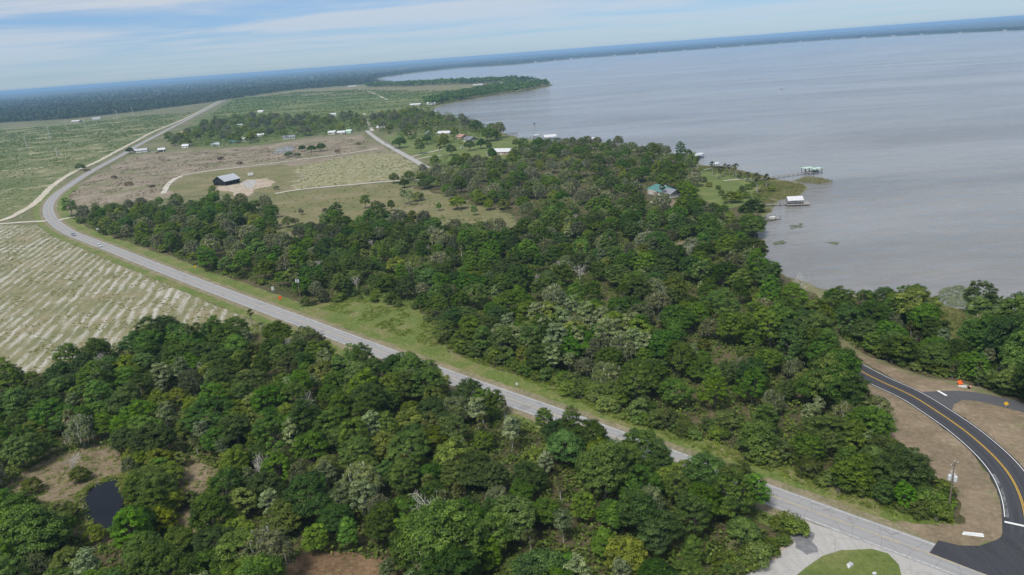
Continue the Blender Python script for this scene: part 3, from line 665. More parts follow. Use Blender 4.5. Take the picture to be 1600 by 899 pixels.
def crown_mesh(name, C, cz, cr, nl, L, R, lvb=0.0):
    Ps, Ns, Ls, lv = [], [], [], []
    for c in C:
        r = cr * rng.uniform(0.7, 1.3); n = int(nl * rng.uniform(0.75, 1.25))
        d = rdir(n); d[:, 2] = np.where(d[:, 2] < -0.3, -d[:, 2] * 0.6, d[:, 2]); d = unit(d)
        rad = r * rng.random(n) ** 0.4
        p = c + d * rad[:, None] * np.array([1, 1, 0.72])
        o = unit(c - np.array([0, 0, cz - R * 0.4]))
        N = unit(0.75 * d + 0.45 * o + 0.5 * np.array([0, 0, 1]) + 0.5 * rdir(n))
        Ps.append(p); Ns.append(N); Ls.append(L * rng.uniform(0.65, 1.3, n)); tone = rng.normal(0, 0.13)
        lv.append(np.clip(rng.normal(0.45 + lvb + tone, 0.2, n), 0, 1))
    V, F, l = leaves(np.concatenate(Ps), np.concatenate(Ns), np.concatenate(Ls), 0.65, np.concatenate(lv))
    return mesh_np(name, V, F, l)
def trunk_mesh(name, C, h0, H, r, n_limb=9, bend=0.6, multi=1, twig=0):
    mb = MB()
    for k in range(multi):
        off = np.array([0, 0, 0.]) if multi == 1 else np.append(rng.uniform(-0.7, 0.7, 2), 0)
        top = np.array([rng.uniform(-bend, bend), rng.uniform(-bend, bend), h0 + (H - h0) * 0.35]) + off * 2
        mid = np.array([top[0] * 0.3 + rng.uniform(-.3, .3), top[1] * 0.3 + rng.uniform(-.3, .3), h0 * 0.6]) + off
        mb.tube([off + [0, 0, -0.3], off + [0, 0, 0.3], mid, top], [r * 1.5, r * 1.1, r * 0.85, r * 0.55], 6)
        idx = rng.choice(len(C), min(n_limb, len(C)), replace=False)
        for i in idx:
            t = rng.uniform(0.35, 1.0); s = mid + (top - mid) * t; e = C[i]
            m = s + (e - s) * 0.5 + np.array([0, 0, 0.12 * np.linalg.norm(e - s)]) + rng.normal(0, 0.25, 3)
            mb.tube([s, m, e], [r * 0.42, r * 0.28, r * 0.10], 4, False)
            for _ in range(twig):
                d = rdir(1)[0]; d[2] = abs(d[2])
                mb.tube([e, e + d * rng.uniform(0.8, 1.8)], [r * 0.12, 0.015], 3, False)
    return mb.mesh(name)
PROTO = {}
def add_proto(kind, **k): PROTO.setdefault(kind, []).append(k)
def make_tree(kind, R, H, h0, K, cr, nl, L, leafmat, barkmat, r, lump=0.28, n_limb=9, multi=1, lvb=0.0, moss=0):
    C, cz = crown_points(R, H, h0, K, lump)
    cm = crown_mesh(kind + '_crown', C, cz, cr, nl, L, R, lvb); cm.materials.append(leafmat)
    tm = trunk_mesh(kind + '_trunk', C, h0, H, r, n_limb, 0.6, multi, 1); tm.materials.append(barkmat)
    parts = [('trunk', tm), ('crown', cm)]
    if moss:
        n = moss; b = C[rng.integers(0, len(C), n)] + rng.normal(0, cr * 0.55, (n, 3)); ln = rng.uniform(0.6, 1.9, n); wd = rng.uniform(0.10, 0.26, n)
        a = rng.uniform(0, math.pi, n); t = np.stack([np.cos(a), np.sin(a), 0 * a], 1) * wd[:, None]; dz = np.stack([0 * a, 0 * a, -ln], 1)
        V = np.stack([b - t, b + t, b + dz + t * 0.25, b + dz - t * 0.25], 1).reshape(-1, 3)
        mm = mesh_np(kind + '_moss', V, np.arange(4 * n).reshape(n, 4), rng.random(n)); mm.materials.append(M['moss']); parts.append(('hanging_moss', mm))
    add_proto(kind, parts=parts, R=R, H=H)
for i in range(7):
    R = (5.2, 6.0, 6.8, 5.6, 4.8, 5.0, 6.3)[i]; H = (9.5, 10.5, 11.5, 11.0, 9.0, 11.8, 9.4)[i]
    make_tree('live_oak', R, H, 1.3, int(23 * R), 1.0, 105, 0.40, M['leaf_oak'], M['bark'], 0.42, rng.uniform(0.3, 0.6), 14)
for i in range(7):
    R = (3.6, 4.2, 3.2, 4.6, 3.9, 2.8, 5.0)[i]; H = (10.5, 12.0, 11.0, 11.5, 13.0, 9.5, 10.5)[i]
    make_tree('broadleaf_tree', R, H, 1.5, int(21 * R), 0.9, 98, 0.385, M['leaf_mid'], M['bark'], 0.26, rng.uniform(0.3, 0.65), 12)
for i in range(6):
    R = (4.6, 5.2, 3.8, 5.6, 4.2, 5.0)[i]; H = (10.0, 11.5, 9.0, 10.5, 11.0, 8.6)[i]
    make_tree('laurel_oak', R, H, 1.4, int(21 * R), 0.95, 100, 0.39, M['leaf_laurel'], M['bark'], 0.32, rng.uniform(0.3, 0.6), 12)
for i in range(3):
    R = (4.8, 5.6, 4.2)[i]; H = (10, 11, 9.5)[i]
    make_tree('mossy_oak', R, H, 1.5, int(18 * R), 0.95, 80, 0.40, M['leaf_moss'], M['bark_pale'], 0.38, 0.38, 14, moss=380)
for i in range(3):
    R = (3.6, 4.4, 3.0)[i]; H = (7.0, 8.5, 7.5)[i]
    make_tree('willow', R, H, 0.8, int(14 * R), 1.05, 115, 0.46, M['leaf_yellow'], M['bark'], 0.18, 0.35, 8, 2)
for i in range(3):
    R = (2.1, 2.6, 1.8)[i]; H = (10.0, 11.5, 9.0)[i]
    make_tree('slender_tree', R, H, 3.0, int(13 * R), 0.85, 75, 0.46, M['leaf_silver'], M['bark_pale'], 0.16, 0.4, 10, 1, 0.05)
for i in range(4):
    R = (1.7, 2.3, 1.4, 2.0)[i]; H = (2.4, 3.2, 1.9, 4.0)[i]
    make_tree('shrub', R, H, 0.15, int(10 * R), 0.75, 85, 0.36, M['leaf_shrub'], M['bark'], 0.07, 0.3, 6, 2)
for i in range(2):
    make_tree('dry_bush', 2.4, 2.2, 0.1, 22, 0.8, 70, 0.42, M['leaf_dry'], M['bark'], 0.07, 0.3, 6, 2)
def make_palm(H, Rf, nf):
    mb = MB(); lean = rng.uniform(-0.5, 0.5, 2)
    mb.tube([(0, 0, -0.2), (lean[0] * 0.4, lean[1] * 0.4, H * 0.5), (lean[0], lean[1], H)], [0.26, 0.2, 0.19], 7)
    tm = mb.mesh('palm_trunk'); tm.materials.append(M['bark_pale'])
    Vs, Fs, lv = [], [], []; b0 = 0
    def frond(a, el, ln, val):
        nonlocal b0
        d = np.array([math.cos(a) * math.cos(el), math.sin(a) * math.cos(el), math.sin(el)]); top = np.array([lean[0], lean[1], H])
        c = top + d * ln * 0.5
        # fan of blades at the end of a stalk
        for q in np.linspace(-1.05, 1.05, 9):
            s = np.array([-math.sin(a), math.cos(a), 0]); u = d * math.cos(q) + s * math.sin(q); e = c + u * ln * 0.55 + np.array([0, 0, -0.30 * ln * (0.4 + abs(q) * 0.4)])
            w = np.cross(u, [0, 0, 1.]); w = w / (np.linalg.norm(w) + 1e-6) * 0.11
            Vs.append(np.stack([c - w, c + w, (c + e) / 2 + w * 1.2 + [0, 0, .08], e])); Fs.append([b0, b0 + 1, b0 + 2, b0 + 3]); b0 += 4; lv.append(val + rng.normal(0, 0.15))
    return tm, frond, Vs, Fs, lv
for H in (5.5, 7.5, 4.2, 6.5):
    tm, frond, Vs, Fs, lv = make_palm(H, 1.9, 34)
    for k in range(38): frond(rng.uniform(0, 2 * math.pi), rng.uniform(-0.45, 1.35), rng.uniform(1.7, 2.3), 0.5)
    cm = mesh_np('palm_crown', np.concatenate(Vs), np.array(Fs), np.clip(lv, 0, 1)); cm.materials.append(M['leaf_palm'])
    tm2, frond, Vs, Fs, lv = make_palm(H, 1.9, 10)
    for k in range(12): frond(rng.uniform(0, 2 * math.pi), rng.uniform(-1.4, -0.8), rng.uniform(1.3, 1.8), 0.5)
    dm = mesh_np('palm_skirt', np.concatenate(Vs), np.array(Fs), np.clip(lv, 0, 1)); dm.materials.append(M['frond_dead'])
    add_proto('cabbage_palm', parts=[('trunk', tm), ('crown', cm), ('dead_fronds', dm)], R=2.2, H=H + 1.5)
def make_dead(H, spread, n):
    mb = MB(); mb.tube([(0, 0, -0.2), (0.2, 0.1, H * 0.4), (0.1, -0.2, H * 0.75)], [0.2, 0.15, 0.08], 6)
    bm = MB(); tips = []
    for k in range(n):
        s = np.array([0.15, 0, H * rng.uniform(0.35, 0.75)]); a = rng.uniform(0, 2 * math.pi); ln = spread * rng.uniform(0.5, 1.1)
        e = s + np.array([math.cos(a) * ln, math.sin(a) * ln, ln * rng.uniform(0.5, 1.1)]); m = (s + e) / 2 + rng.normal(0, 0.25, 3)
        bm.tube([s, m, e], [0.075, 0.05, 0.022], 4, False)
        for j in range(7):
            t = rng.uniform(0.3, 1); p = s + (e - s) * t; d = unit((e - s) * 0.5 / np.linalg.norm(e - s) + rdir(1)[0] * 0.8 + [0, 0, 0.35]); q = p + d * rng.uniform(0.6, 1.6)
            bm.tube([p, q], [0.035, 0.012], 3, False); tips.append(q)
            for i in range(3):
                dd = unit(d + rdir(1)[0] * 0.8); bm.tube([q - d * 0.2, q + dd * rng.uniform(0.3, 0.8)], [0.018, 0.008], 3, False)
    t = mb.mesh('dead_trunk'); t.materials.append(M['deadwood']); b = bm.mesh('dead_branches'); b.materials.append(M['deadwood'])
    add_proto('dead_tree', parts=[('trunk', t), ('branches', b)], R=spread, H=H)
make_dead(9.5, 2.6, 13); make_dead(7.5, 2.0, 9)
def make_bamboo():
    n = 260; mb = MB(); Ps, Ns = [], []
    for k in range(60):
        a = rng.uniform(0, 2 * math.pi); b = rng.uniform(0.1, 1.1); s = np.array([math.cos(a) * b, math.sin(a) * b, 0]); ln = rng.uniform(6.5, 10)
        out = np.array([math.cos(a), math.sin(a), 0]) * rng.uniform(1.2, 4.0); pts = [s, s + [0, 0, ln * 0.5] + out * 0.25, s + [0, 0, ln * 0.85] + out * 0.65, s + [0, 0, ln * 0.92] + out]
        mb.tube(pts, [0.05, 0.045, 0.03, 0.01], 3, False)
        for j in range(90):
            t = rng.uniform(0.3, 1) * 2.999; i = int(t); f = t - i; p = np.array(pts[i]) * (1 - f) + np.array(pts[i + 1]) * f
            Ps.append(p + rng.normal(0, 0.3, 3)); Ns.append(unit(rdir(1)[0] + np.array([0, 0, 0.6])))
    V, F, l = leaves(np.array(Ps), np.array(Ns), rng.uniform(0.35, 0.7, len(Ps)), 0.3)
    c = mesh_np('bamboo_foliage', V, F, l); c.materials.append(M['leaf_yellow']); s = mb.mesh('bamboo_stems'); s.materials.append(M['leaf_yellow'])
    add_proto('bamboo', parts=[('stems', s), ('foliage', c)], R=4, H=9)
make_bamboo()

COUNT = {}
TREES = []        # x, y, R of every placed tree
def plant(kind, x, y, s=1.0, label='', group=None, cat='tree', var=None, rz=None, sz=None, tone=None):
    ps = PROTO[kind]; p = ps[var if var is not None else rng.integers(len(ps))]
    COUNT[kind] = COUNT.get(kind, 0) + 1
    o = empty(kind, (x, y, 0.05), rng.uniform(0, 6.28) if rz is None else rz)
    o.scale = (s, s, s if sz is None else sz)
    tag(o, label, cat, group)
    tn = tone if tone is not None else rng.random(); hs = rng.random(2)
    for nm, me in p['parts']:
        c = bpy.data.objects.new(nm, me); COL.objects.link(c); c.parent = o; c.color = (hs[0], tn, hs[1], 1)
        if nm == 'hanging_moss': c['kind'] = 'stuff'
    TREES.append((x, y, p['R'] * s))
    return o

# ------------------------------------------------------------------ where trees may not stand
BLOCK_POLY = [W(pond_px), W([(-10, 790), (20, 757), (75, 720), (140, 697), (186, 705), (206, 745), (214, 835), (165, 855), (110, 835), (60, 800)]),
              W([(246, 702), (300, 712), (356, 752), (340, 800), (300, 845), (276, 810), (264, 750)]), W([(430, 915), (462, 868), (520, 862), (596, 874), (620, 985), (430, 985)]),
              W([(368, 862), (385, 846), (420, 838), (448, 848), (450, 880), (410, 900), (375, 890)]),
              W([(975, 322), (1010, 322), (1045, 305), (1070, 305), (1060, 325), (1000, 336), (978, 335)]),
              W([(1045, 388), (1062, 378), (1098, 376), (1102, 388), (1068, 400), (1050, 398)]),
              W([(1088, 318), (1085, 268), (1150, 266), (1195, 285), (1180, 315), (1140, 330)]),
              W([(1425, 478), (1465, 477), (1520, 488), (1530, 525), (1500, 540), (1460, 530), (1435, 505)]),
              W([(612, 286), (690, 300), (700, 318), (790, 333), (800, 352), (760, 360), (700, 352)])]
BLOCK_POLY += [W([(118, 830), (210, 830), (212, 880), (125, 880)]), W([(262, 800), (345, 790), (330, 862), (275, 862)])]
BLOCK_DISC = []   # x, y, r : buildings
def free(x, y, r):
    for C, hw in ROADS:
        if np.min(np.hypot(C[:, 0] - x, C[:, 1] - y)) < hw + r: return False
    for P in BLOCK_POLY:
        if poly_contains(P, np.array([x]), np.array([y]))[0]: return False
    for bx, by, br in BLOCK_DISC:
        if math.hypot(bx - x, by - y) < br + r * 0.6: return False
    if poly_contains(LAKE, np.array([x]), np.array([y]))[0]: return False
    return True
def scatter(poly, dmin, n_max, r=2.0, tries=14000):
    P = np.asarray(poly); lo, hi = P.min(0), P.max(0); out = []; cell = {}
    X = rng.uniform(lo[0], hi[0], tries); Y = rng.uniform(lo[1], hi[1], tries); ok = poly_contains(P, X, Y)
    for x, y in zip(X[ok], Y[ok]):
        ci, cj = int(x // dmin), int(y // dmin)
        if any(math.hypot(x - a, y - b) < dmin for i in (-1, 0, 1) for j in (-1, 0, 1) for a, b in cell.get((ci + i, cj + j), ())): continue
        if not free(x, y, r): continue
        cell.setdefault((ci, cj), []).append((x, y)); out.append((x, y))
        if len(out) >= n_max: break
    return out

# ------------------------------------------------------------------ houses and docks reserve their ground first
HOUSE_SPOTS = {'green': (1037, 303, 13), 'solar': (921, 262, 10), 'white': (783, 241, 17), 'tan': (728, 219, 15), 'small_white': (695, 211, 10), 'gable': (669, 213, 8), 'salmon': (644, 211, 8), 'trailer': (867, 262, 6)}
for px, py, r in HOUSE_SPOTS.values():
    q = un(px, py); BLOCK_DISC.append((q[0], q[1], r))
# keep the view onto the houses free of big crowns just in front of them
for px, py, r in ((1020, 318, 9), (1047, 314, 9), (922, 271, 9), (923, 279, 9), (920, 288, 8), (783, 248, 14), (868, 266, 4), (735, 226, 9), (700, 216, 8), (640, 246, 10)):
    q = un(px, py); BLOCK_DISC.append((q[0], q[1], r))

LOOK = {'live_oak': 'live oak', 'laurel_oak': 'rounded laurel oak', 'broadleaf_tree': 'upright broadleaf tree', 'mossy_oak': 'moss hung oak', 'willow': 'yellow green willowy tree',
        'slender_tree': 'slender silvery tree', 'cabbage_palm': 'cabbage palm', 'dead_tree': 'bare dead tree', 'shrub': 'green shrub'}
def lm(px, py, r, text): q = un(px, py); return (q[0], q[1], r, text)
LM = {'A': [lm(160, 800, 26, 'on the bank of the black pond'), lm(300, 770, 26, 'beside the brown clearing near the black pond'), lm(520, 890, 18, 'beside the orange dirt opening'), lm(410, 868, 14, 'beside the narrow black pool'), lm(672, 850, 22, 'around the pale dead tree'),
            lm(1200, 830, 26, 'beside the pale concrete apron'), lm(60, 750, 22, 'at the bare end of the brown pond clearing'), lm(300, 560, 26, 'at the corner of the striped field'), lm(120, 600, 34, 'along the lower end of the striped field'), lm(420, 560, 30, 'where the wood meets field and road'), lm(650, 600, 24, 'at the roadside opposite the weedy opening'), lm(900, 710, 30, 'at the roadside opposite the white marker sign'), lm(1060, 770, 28, 'at the roadside opposite the lake wood corner')],
      'B': [lm(470, 468, 22, 'behind the utility pole by the weedy opening'), lm(590, 470, 30, 'behind the weedy roadside opening'), lm(560, 365, 40, 'at the lower edge of the pasture clearing'), lm(760, 372, 40, 'at the narrow end of the pasture clearing'), lm(900, 560, 26, 'in the silvery stand above the verge'), lm(808, 580, 24, 'behind the white marker sign'), lm(1040, 680, 26, 'on the verge edge of the lake wood'), lm(1200, 735, 28, 'above the shrubs of the lake wood verge'), lm(1400, 780, 30, 'at the wood corner by the transformer pole'), lm(1340, 640, 26, 'beside the curve of the black road'), lm(1060, 388, 34, 'around the bare ground by the cove'), lm(1180, 395, 30, 'overhanging the brown shallows'), lm(1240, 440, 34, 'on the lake shore behind the black road'), lm(1000, 335, 34, 'below the green roofed house'), lm(880, 340, 40, 'between the clearing and the green roofed house')],
      'B1': [lm(110, 342, 26, 'at the tip of the thicket by the road bend'), lm(190, 375, 34, 'on the thicket edge facing the two cars'), lm(306, 415, 34, 'behind the yellow warning sign'), lm(420, 445, 34, 'behind the orange road work sign'), lm(360, 318, 50, 'in the thicket below the black barn')],
      'B3': [lm(1034, 303, 38, 'around the green roofed house'), lm(921, 263, 38, 'around the solar panel house'), lm(867, 262, 30, 'around the white trailer home'), lm(783, 241, 48, 'below the long white roofed house'), lm(650, 285, 50, 'at the lower end of the side street'), lm(980, 240, 46, 'on the shore behind the solar panel house'), lm(1075, 262, 34, 'beside the lakeside lawn')],
      'C': [lm(1500, 600, 22, 'behind the road work boards'), lm(1590, 630, 26, 'beside the dark side road'), lm(1480, 510, 24, 'around the green marsh clearing'), lm(1350, 550, 24, 'where the black road leaves the wood'), lm(1400, 470, 30, 'on the shore beside the marsh clearing')],
      'D': [lm(220, 238, 70, 'beside the long white roadside shed'), lm(380, 221, 70, 'around the teal roofed bungalow'), lm(452, 217, 60, 'behind the field pond'), lm(525, 209, 60, 'behind the bright white shed'), lm(580, 195, 80, 'around the far end of the side street'), lm(700, 205, 90, 'around the houses at the shore'), lm(660, 172, 120, 'at the head of the bay'), lm(300, 205, 110, 'along the straight road by the grove land')]}
REST = {'A': 'deep in the wood around the black pond', 'B': 'deep in the wood between road and lake', 'B1': 'in the middle of the thicket inside the bend', 'B3': 'among oaks between clearing and lakeside houses', 'C': 'in the wood between black road and lake', 'D': 'in the wood behind the fallow field'}
def wood(zone, poly, dmin, nmax, mix, group, sc=(0.62, 1.08), r=2.0):
    pts = scatter(poly, dmin, nmax, r); kinds = list(mix); w = np.array([mix[k] for k in kinds], float); w /= w.sum()
    for x, y in pts:
        # species come in drifts, not evenly mixed
        bias = np.array([math.exp(2.4 * mnoise.noise(Vector((x / 38, y / 38, 10.0 * i)))) for i in range(len(kinds))])
        ww = w * bias * np.array([1.0 if COUNT.get(k, 0) < 285 else 0.0 for k in kinds])
        if ww.sum() <= 0: break
        ww /= ww.sum(); k = kinds[rng.choice(len(kinds), p=ww)]
        s = rng.uniform(*sc); tone = rng.random() if zone not in ('B1', 'D', 'B3') else rng.uniform(0.35, 1.0)
        q = (s - sc[0]) / (sc[1] - sc[0]); size = 'small ' if q < 0.3 else ('large ' if q > 0.72 else '')
        tw = {0: 'dark ', 1: '', 2: 'pale '}[int(tone * 2.999)]
        best = min(LM[zone], key=lambda l: math.hypot(x - l[0], y - l[1]) / l[2]); where = best[3] if math.hypot(x - best[0], y - best[1]) < best[2] else REST[zone]
        plant(k, x, y, s, (size + tw + LOOK[k] + ' ' + where).strip(), group, 'palm' if k == 'cabbage_palm' else 'tree', None, None, s * rng.uniform(0.85, 1.15), tone)
    return len(pts)
ZA = W([(-60, 590, 8), (60, 570, 8), (120, 540, 8), (200, 512, 8), (265, 494, 8), (320, 510, 6), (385, 522, 4), (440, 524, 4), (520, 544, 5), (590, 560, 6), (640, 557, 5), (690, 582, 6), (770, 612, 6.2), (850, 645, 6), (960, 685, 5.5), (1060, 720, 5.5), (1150, 752, 5.5), (1212, 783, 5.5), (1216, 815, 2), (1205, 835, 1), (1160, 872, 1), (1105, 910, 1), (1060, 1000, 0), (-120, 1000, 0)])
ZB1 = W([(101, 337), (130, 349), (162, 367), (225, 384), (262, 394), (325, 427), (400, 444), (455, 462), (455, 380, 7), (432, 352, 8), (425, 312, 8), (330, 304, 8), (260, 307, 8), (200, 315, 8), (120, 330, 5)])
ZB2 = W([(455, 462), (480, 474), (520, 472), (565, 462), (630, 470), (680, 500), (690, 525), (700, 548), (740, 560), (800, 580), (872, 604), (940, 635), (1025, 664), (1110, 692), (1200, 722), (1330, 768), (1425, 802), (1470, 800), (1470, 770), (1440, 745), (1395, 720), (1375, 695), (1352, 660), (1325, 642), (1318, 600), (1285, 556), (1300, 520), (1330, 470, 4), (1300, 442, 8), (1240, 425, 8), (1195, 410, 6), (1172, 392, 4), (1172, 372, 5), (1188, 352, 6), (1185, 335, 7), (1150, 325, 8), (1100, 310, 8), (1000, 330, 6), (960, 320, 6), (860, 325, 7), (810, 345, 6), (790, 350, 6), (740, 347, 6), (690, 342, 6), (620, 334, 6), (560, 337, 6), (500, 344, 6), (455, 368, 6)])
ZB3 = W([(610, 288), (650, 276), (690, 256), (745, 252), (800, 252), (812, 240), (835, 231), (870, 229), (905, 226), (950, 230), (990, 235), (1030, 240), (1070, 249), (1084, 262), (1084, 300, 6), (1098, 318, 4), (1000, 335, 4), (960, 325, 4), (860, 330, 5), (800, 340, 6), (770, 325, 4), (700, 306, 2), (650, 292, 2)])
ZC = W([(1350, 548), (1378, 561), (1450, 586), (1525, 598), (1600, 638), (1700, 690), (1780, 580, 6), (1650, 440, 10), (1585, 430, 10), (1530, 452, 8), (1500, 480, 5), (1450, 476, 3), (1395, 468, 5), (1330, 458, 6), (1315, 520, 2)])
ZD = W([(262, 218, 4), (300, 198, 5), (350, 183, 5), (420, 180, 5), (520, 182, 5), (570, 180, 5), (640, 171, 5), (672, 176, 5), (720, 187, 5), (770, 202, 5), (792, 212, 5), (755, 222), (700, 232), (660, 226), (620, 216), (585, 204), (560, 206), (500, 214), (420, 222), (330, 231), (270, 230)])
nA = wood('A', ZA, 5.2, 400, {'live_oak': 0.30, 'laurel_oak': 0.2, 'broadleaf_tree': 0.30, 'slender_tree': 0.13, 'mossy_oak': 0.06, 'cabbage_palm': 0.05, 'willow': 0.12, 'dead_tree': 0.03}, 'trees of the wood around the black pond')
nB2 = wood('B', ZB2, 6.2, 540, {'live_oak': 0.26, 'laurel_oak': 0.22, 'mossy_oak': 0.17, 'broadleaf_tree': 0.30, 'slender_tree': 0.08, 'cabbage_palm': 0.03, 'willow': 0.10, 'dead_tree': 0.025}, 'trees of the wood between road and lake')
nC = wood('C', ZC, 6.0, 120, {'live_oak': 0.3, 'laurel_oak': 0.2, 'broadleaf_tree': 0.32, 'slender_tree': 0.15, 'mossy_oak': 0.08, 'cabbage_palm': 0.08}, 'trees between the black road and the lake')
nB1 = wood('B1', ZB1, 6.8, 150, {'live_oak': 0.15, 'laurel_oak': 0.2, 'mossy_oak': 0.35, 'broadleaf_tree': 0.2, 'willow': 0.15}, 'trees of the thicket inside the road bend', (0.8, 1.15))
nB3 = wood('B3', ZB3, 8.4, 250, {'live_oak': 0.30, 'laurel_oak': 0.3, 'mossy_oak': 0.25, 'broadleaf_tree': 0.15, 'cabbage_palm': 0.04, 'willow': 0.06}, 'trees around the lakeside houses', (0.85, 1.2))
nD = wood('D', ZD, 17.0, 170, {'mossy_oak': 0.35, 'live_oak': 0.2, 'laurel_oak': 0.3, 'broadleaf_tree': 0.2, 'willow': 0.3, 'broadleaf_tree': 0.2}, 'trees among the houses behind the fallow field', (1.25, 1.9), 3.0)

# ------------------------------------------------------------------ undergrowth, edges, far woods
def stuff_clumps(name, pts, rad, nleaf, L, mat, label, cat, zsq=0.7, parent=None):
    P0 = np.asarray(pts, float); n = len(P0)
    if P0.shape[1] == 2: P0 = np.c_[P0, np.zeros(n)]
    rad = np.broadcast_to(rad, (n,)) * rng.uniform(0.65, 1.35, n); L = np.broadcast_to(L, (n,))
    d = unit(rng.normal(size=(n, nleaf, 3))); d[..., 2] = np.abs(d[..., 2])
    p = P0[:, None, :] + d * (rad[:, None] * rng.random((n, nleaf)) ** 0.35)[..., None] * np.array([1, 1, zsq])
    N = unit(0.7 * d + 0.5 * unit(rng.normal(size=(n, nleaf, 3))) + [0, 0, 0.6])
    tone = rng.normal(0.5, 0.17, n)[:, None] + rng.normal(0, 0.15, (n, nleaf))
    Ls = (L[:, None] * rng.uniform(0.7, 1.3, (n, nleaf))).ravel()
    V, F, l = leaves(p.reshape(-1, 3), N.reshape(-1, 3), Ls, 0.7, np.clip(tone, 0, 1).ravel())
    o = link(name, mesh_np(name, V, F, l), mat, parent); tag(o, label, cat, kind='stuff'); return o
def blades(name, pts, h, w, mat, label, cat, nb=4, spread=0.35):
    P0 = np.asarray(pts, float); n = len(P0); a = rng.uniform(0, 6.28, (n, nb)); r = rng.uniform(0, spread, (n, nb))
    b = np.stack([P0[:, None, 0] + np.cos(a) * r, P0[:, None, 1] + np.sin(a) * r, np.full((n, nb), 0.02)], -1).reshape(-1, 3)
    m = len(b); hh = (np.broadcast_to(h, (n,))[:, None] * rng.uniform(0.6, 1.2, (n, nb))).ravel(); t = rng.uniform(0, 6.28, m)
    s = np.stack([np.cos(t), np.sin(t), 0 * t], 1) * w; lean = rng.normal(0, 0.28, (m, 2)) * hh[:, None]
    top = b + np.c_[lean, hh]
    V = np.stack([b - s, b + s, top + s * 0.3, top - s * 0.3], 1).reshape(-1, 3)
    o = link(name, mesh_np(name, V, np.arange(4 * m).reshape(m, 4), rng.random(m)), mat); tag(o, label, cat, kind='stuff'); return o
def rand_in(poly, n):
    P = np.asarray(poly); lo, hi = P.min(0), P.max(0); out = np.zeros((0, 2))
    while len(out) < n:
        q = rng.uniform(lo, hi, (n * 3, 2)); out = np.concatenate([out, q[poly_contains(P, q[:, 0], q[:, 1])]])
    return out[:n]
def off_roads(P, pad=1.0):
    k = np.ones(len(P), bool)
    for C, hw in ROADS:
        Cs = C[::2]
        for i in range(0, len(P), 4000):
            q = P[i:i + 4000]; d = np.min(np.hypot(q[:, None, 0] - Cs[None, :, 0], q[:, None, 1] - Cs[None, :, 1]), 1); k[i:i + 4000] &= d > hw + pad
    return P[k]
def off_polys(P, polys):
    k = np.ones(len(P), bool)
    for Q in polys: k &= ~poly_contains(Q, P[:, 0], P[:, 1])
    return P[k]
def along(P, o0, o1, n, pad=0):
    P = np.asarray(P); s = np.r_[0, np.cumsum(np.linalg.norm(np.diff(P, axis=0), axis=1))]; t = rng.uniform(0, s[-1], n)
    x = np.interp(t, s, P[:, 0]); y = np.interp(t, s, P[:, 1]); i = np.clip(np.searchsorted(s, t) - 1, 0, len(P) - 2)
    d = unit(P[i + 1] - P[i]); o = rng.uniform(o0, o1, n); return np.c_[x - d[:, 1] * o, y + d[:, 0] * o]
ponds = [BLOCK_POLY[0], BLOCK_POLY[4], BLOCK_POLY[3]]
ug = np.concatenate([off_polys(rand_in(ZA, 9000), BLOCK_POLY[:5]), off_polys(rand_in(ZB2, 15000), BLOCK_POLY), rand_in(ZB1, 5000), off_polys(rand_in(ZC, 4500), BLOCK_POLY), off_polys(rand_in(ZB3, 3000), BLOCK_POLY)])
ug = off_polys(off_roads(ug, 2.0), [LAKE])
stuff_clumps('undergrowth', ug, 1.7, 10, 0.8, M['leaf_shrub'], 'dense green undergrowth filling the floor of the woods', 'undergrowth', 1.1)
# shrub walls along the wood edges
def shrub_row(px, n, where, group, o0=0.0, o1=6.0, sc=(0.8, 1.35), kinds=('shrub',)):
    for x, y in along(W(px), o0, o1, n):
        if not free(x, y, 1.5): continue
        if COUNT.get('shrub', 0) >= 300: break
        s = rng.uniform(*sc); tone = rng.random(); q = (s - sc[0]) / (sc[1] - sc[0]); w2 = where
        if 'verge edge' in where:
            w2 = min(((un(808, 590), 'behind the white marker sign'), (un(720, 552), 'at the weedy end of the verge'), (un(900, 625), 'on the verge below the silvery stand'), (un(1010, 668), 'on the verge edge beyond the silvery stand'), (un(1110, 702), 'halfway along the verge of the lake wood'), (un(1220, 742), 'on the verge opposite the concrete apron'), (un(1330, 780), 'on the verge opposite the grass island'), (un(1450, 815), 'at the verge end near the junction')), key=lambda l: math.hypot(l[0][0] - x, l[0][1] - y))[1]
        plant('shrub', x, y, s, ('small ' if q < 0.33 else 'large ' if q > 0.67 else '') + ('dark', 'mid green', 'pale')[int(tone * 2.999)] + ' rounded shrub ' + w2, group, 'shrub', None, None, s * rng.uniform(0.85, 1.3), tone)
shrub_row([(700, 548), (740, 558), (800, 577), (872, 606), (940, 637), (1025, 667), (1110, 695), (1200, 726), (1330, 772), (1440, 808), (1480, 806)], 130, 'on the verge edge of the lake wood', 'shrubs along the verge of the lake wood', -1.0, 6.0)
shrub_row([(1440, 810), (1480, 807), (1478, 772), (1452, 746), (1400, 722), (1378, 698), (1358, 662), (1330, 642)], 40, 'at the wood corner beside the bare ground', 'shrubs at the wood corner by the bare ground', -1.0, 5.0)
shrub_row([(1345, 550), (1378, 563), (1450, 588), (1525, 600), (1600, 640)], 34, 'on the outer bank of the black road', 'shrubs on the outer bank of the black road', 0, 5, (0.7, 1.2))
shrub_row([(470, 472), (520, 470), (565, 462), (630, 470), (680, 500), (690, 525)], 26, 'in the weedy opening beside the road', 'shrubs of the weedy opening', -7, 4, (0.6, 1.1))
shrub_row([(120, 350), (162, 369), (262, 396), (400, 448)], 26, 'on the thicket edge facing the road bend', 'shrubs on the thicket edge', 0, 4)
shrub_row([(1216, 815), (1205, 838), (1160, 875), (1105, 912)], 12, 'between the oaks and the concrete apron', 'shrubs beside the concrete apron', 0, 4)
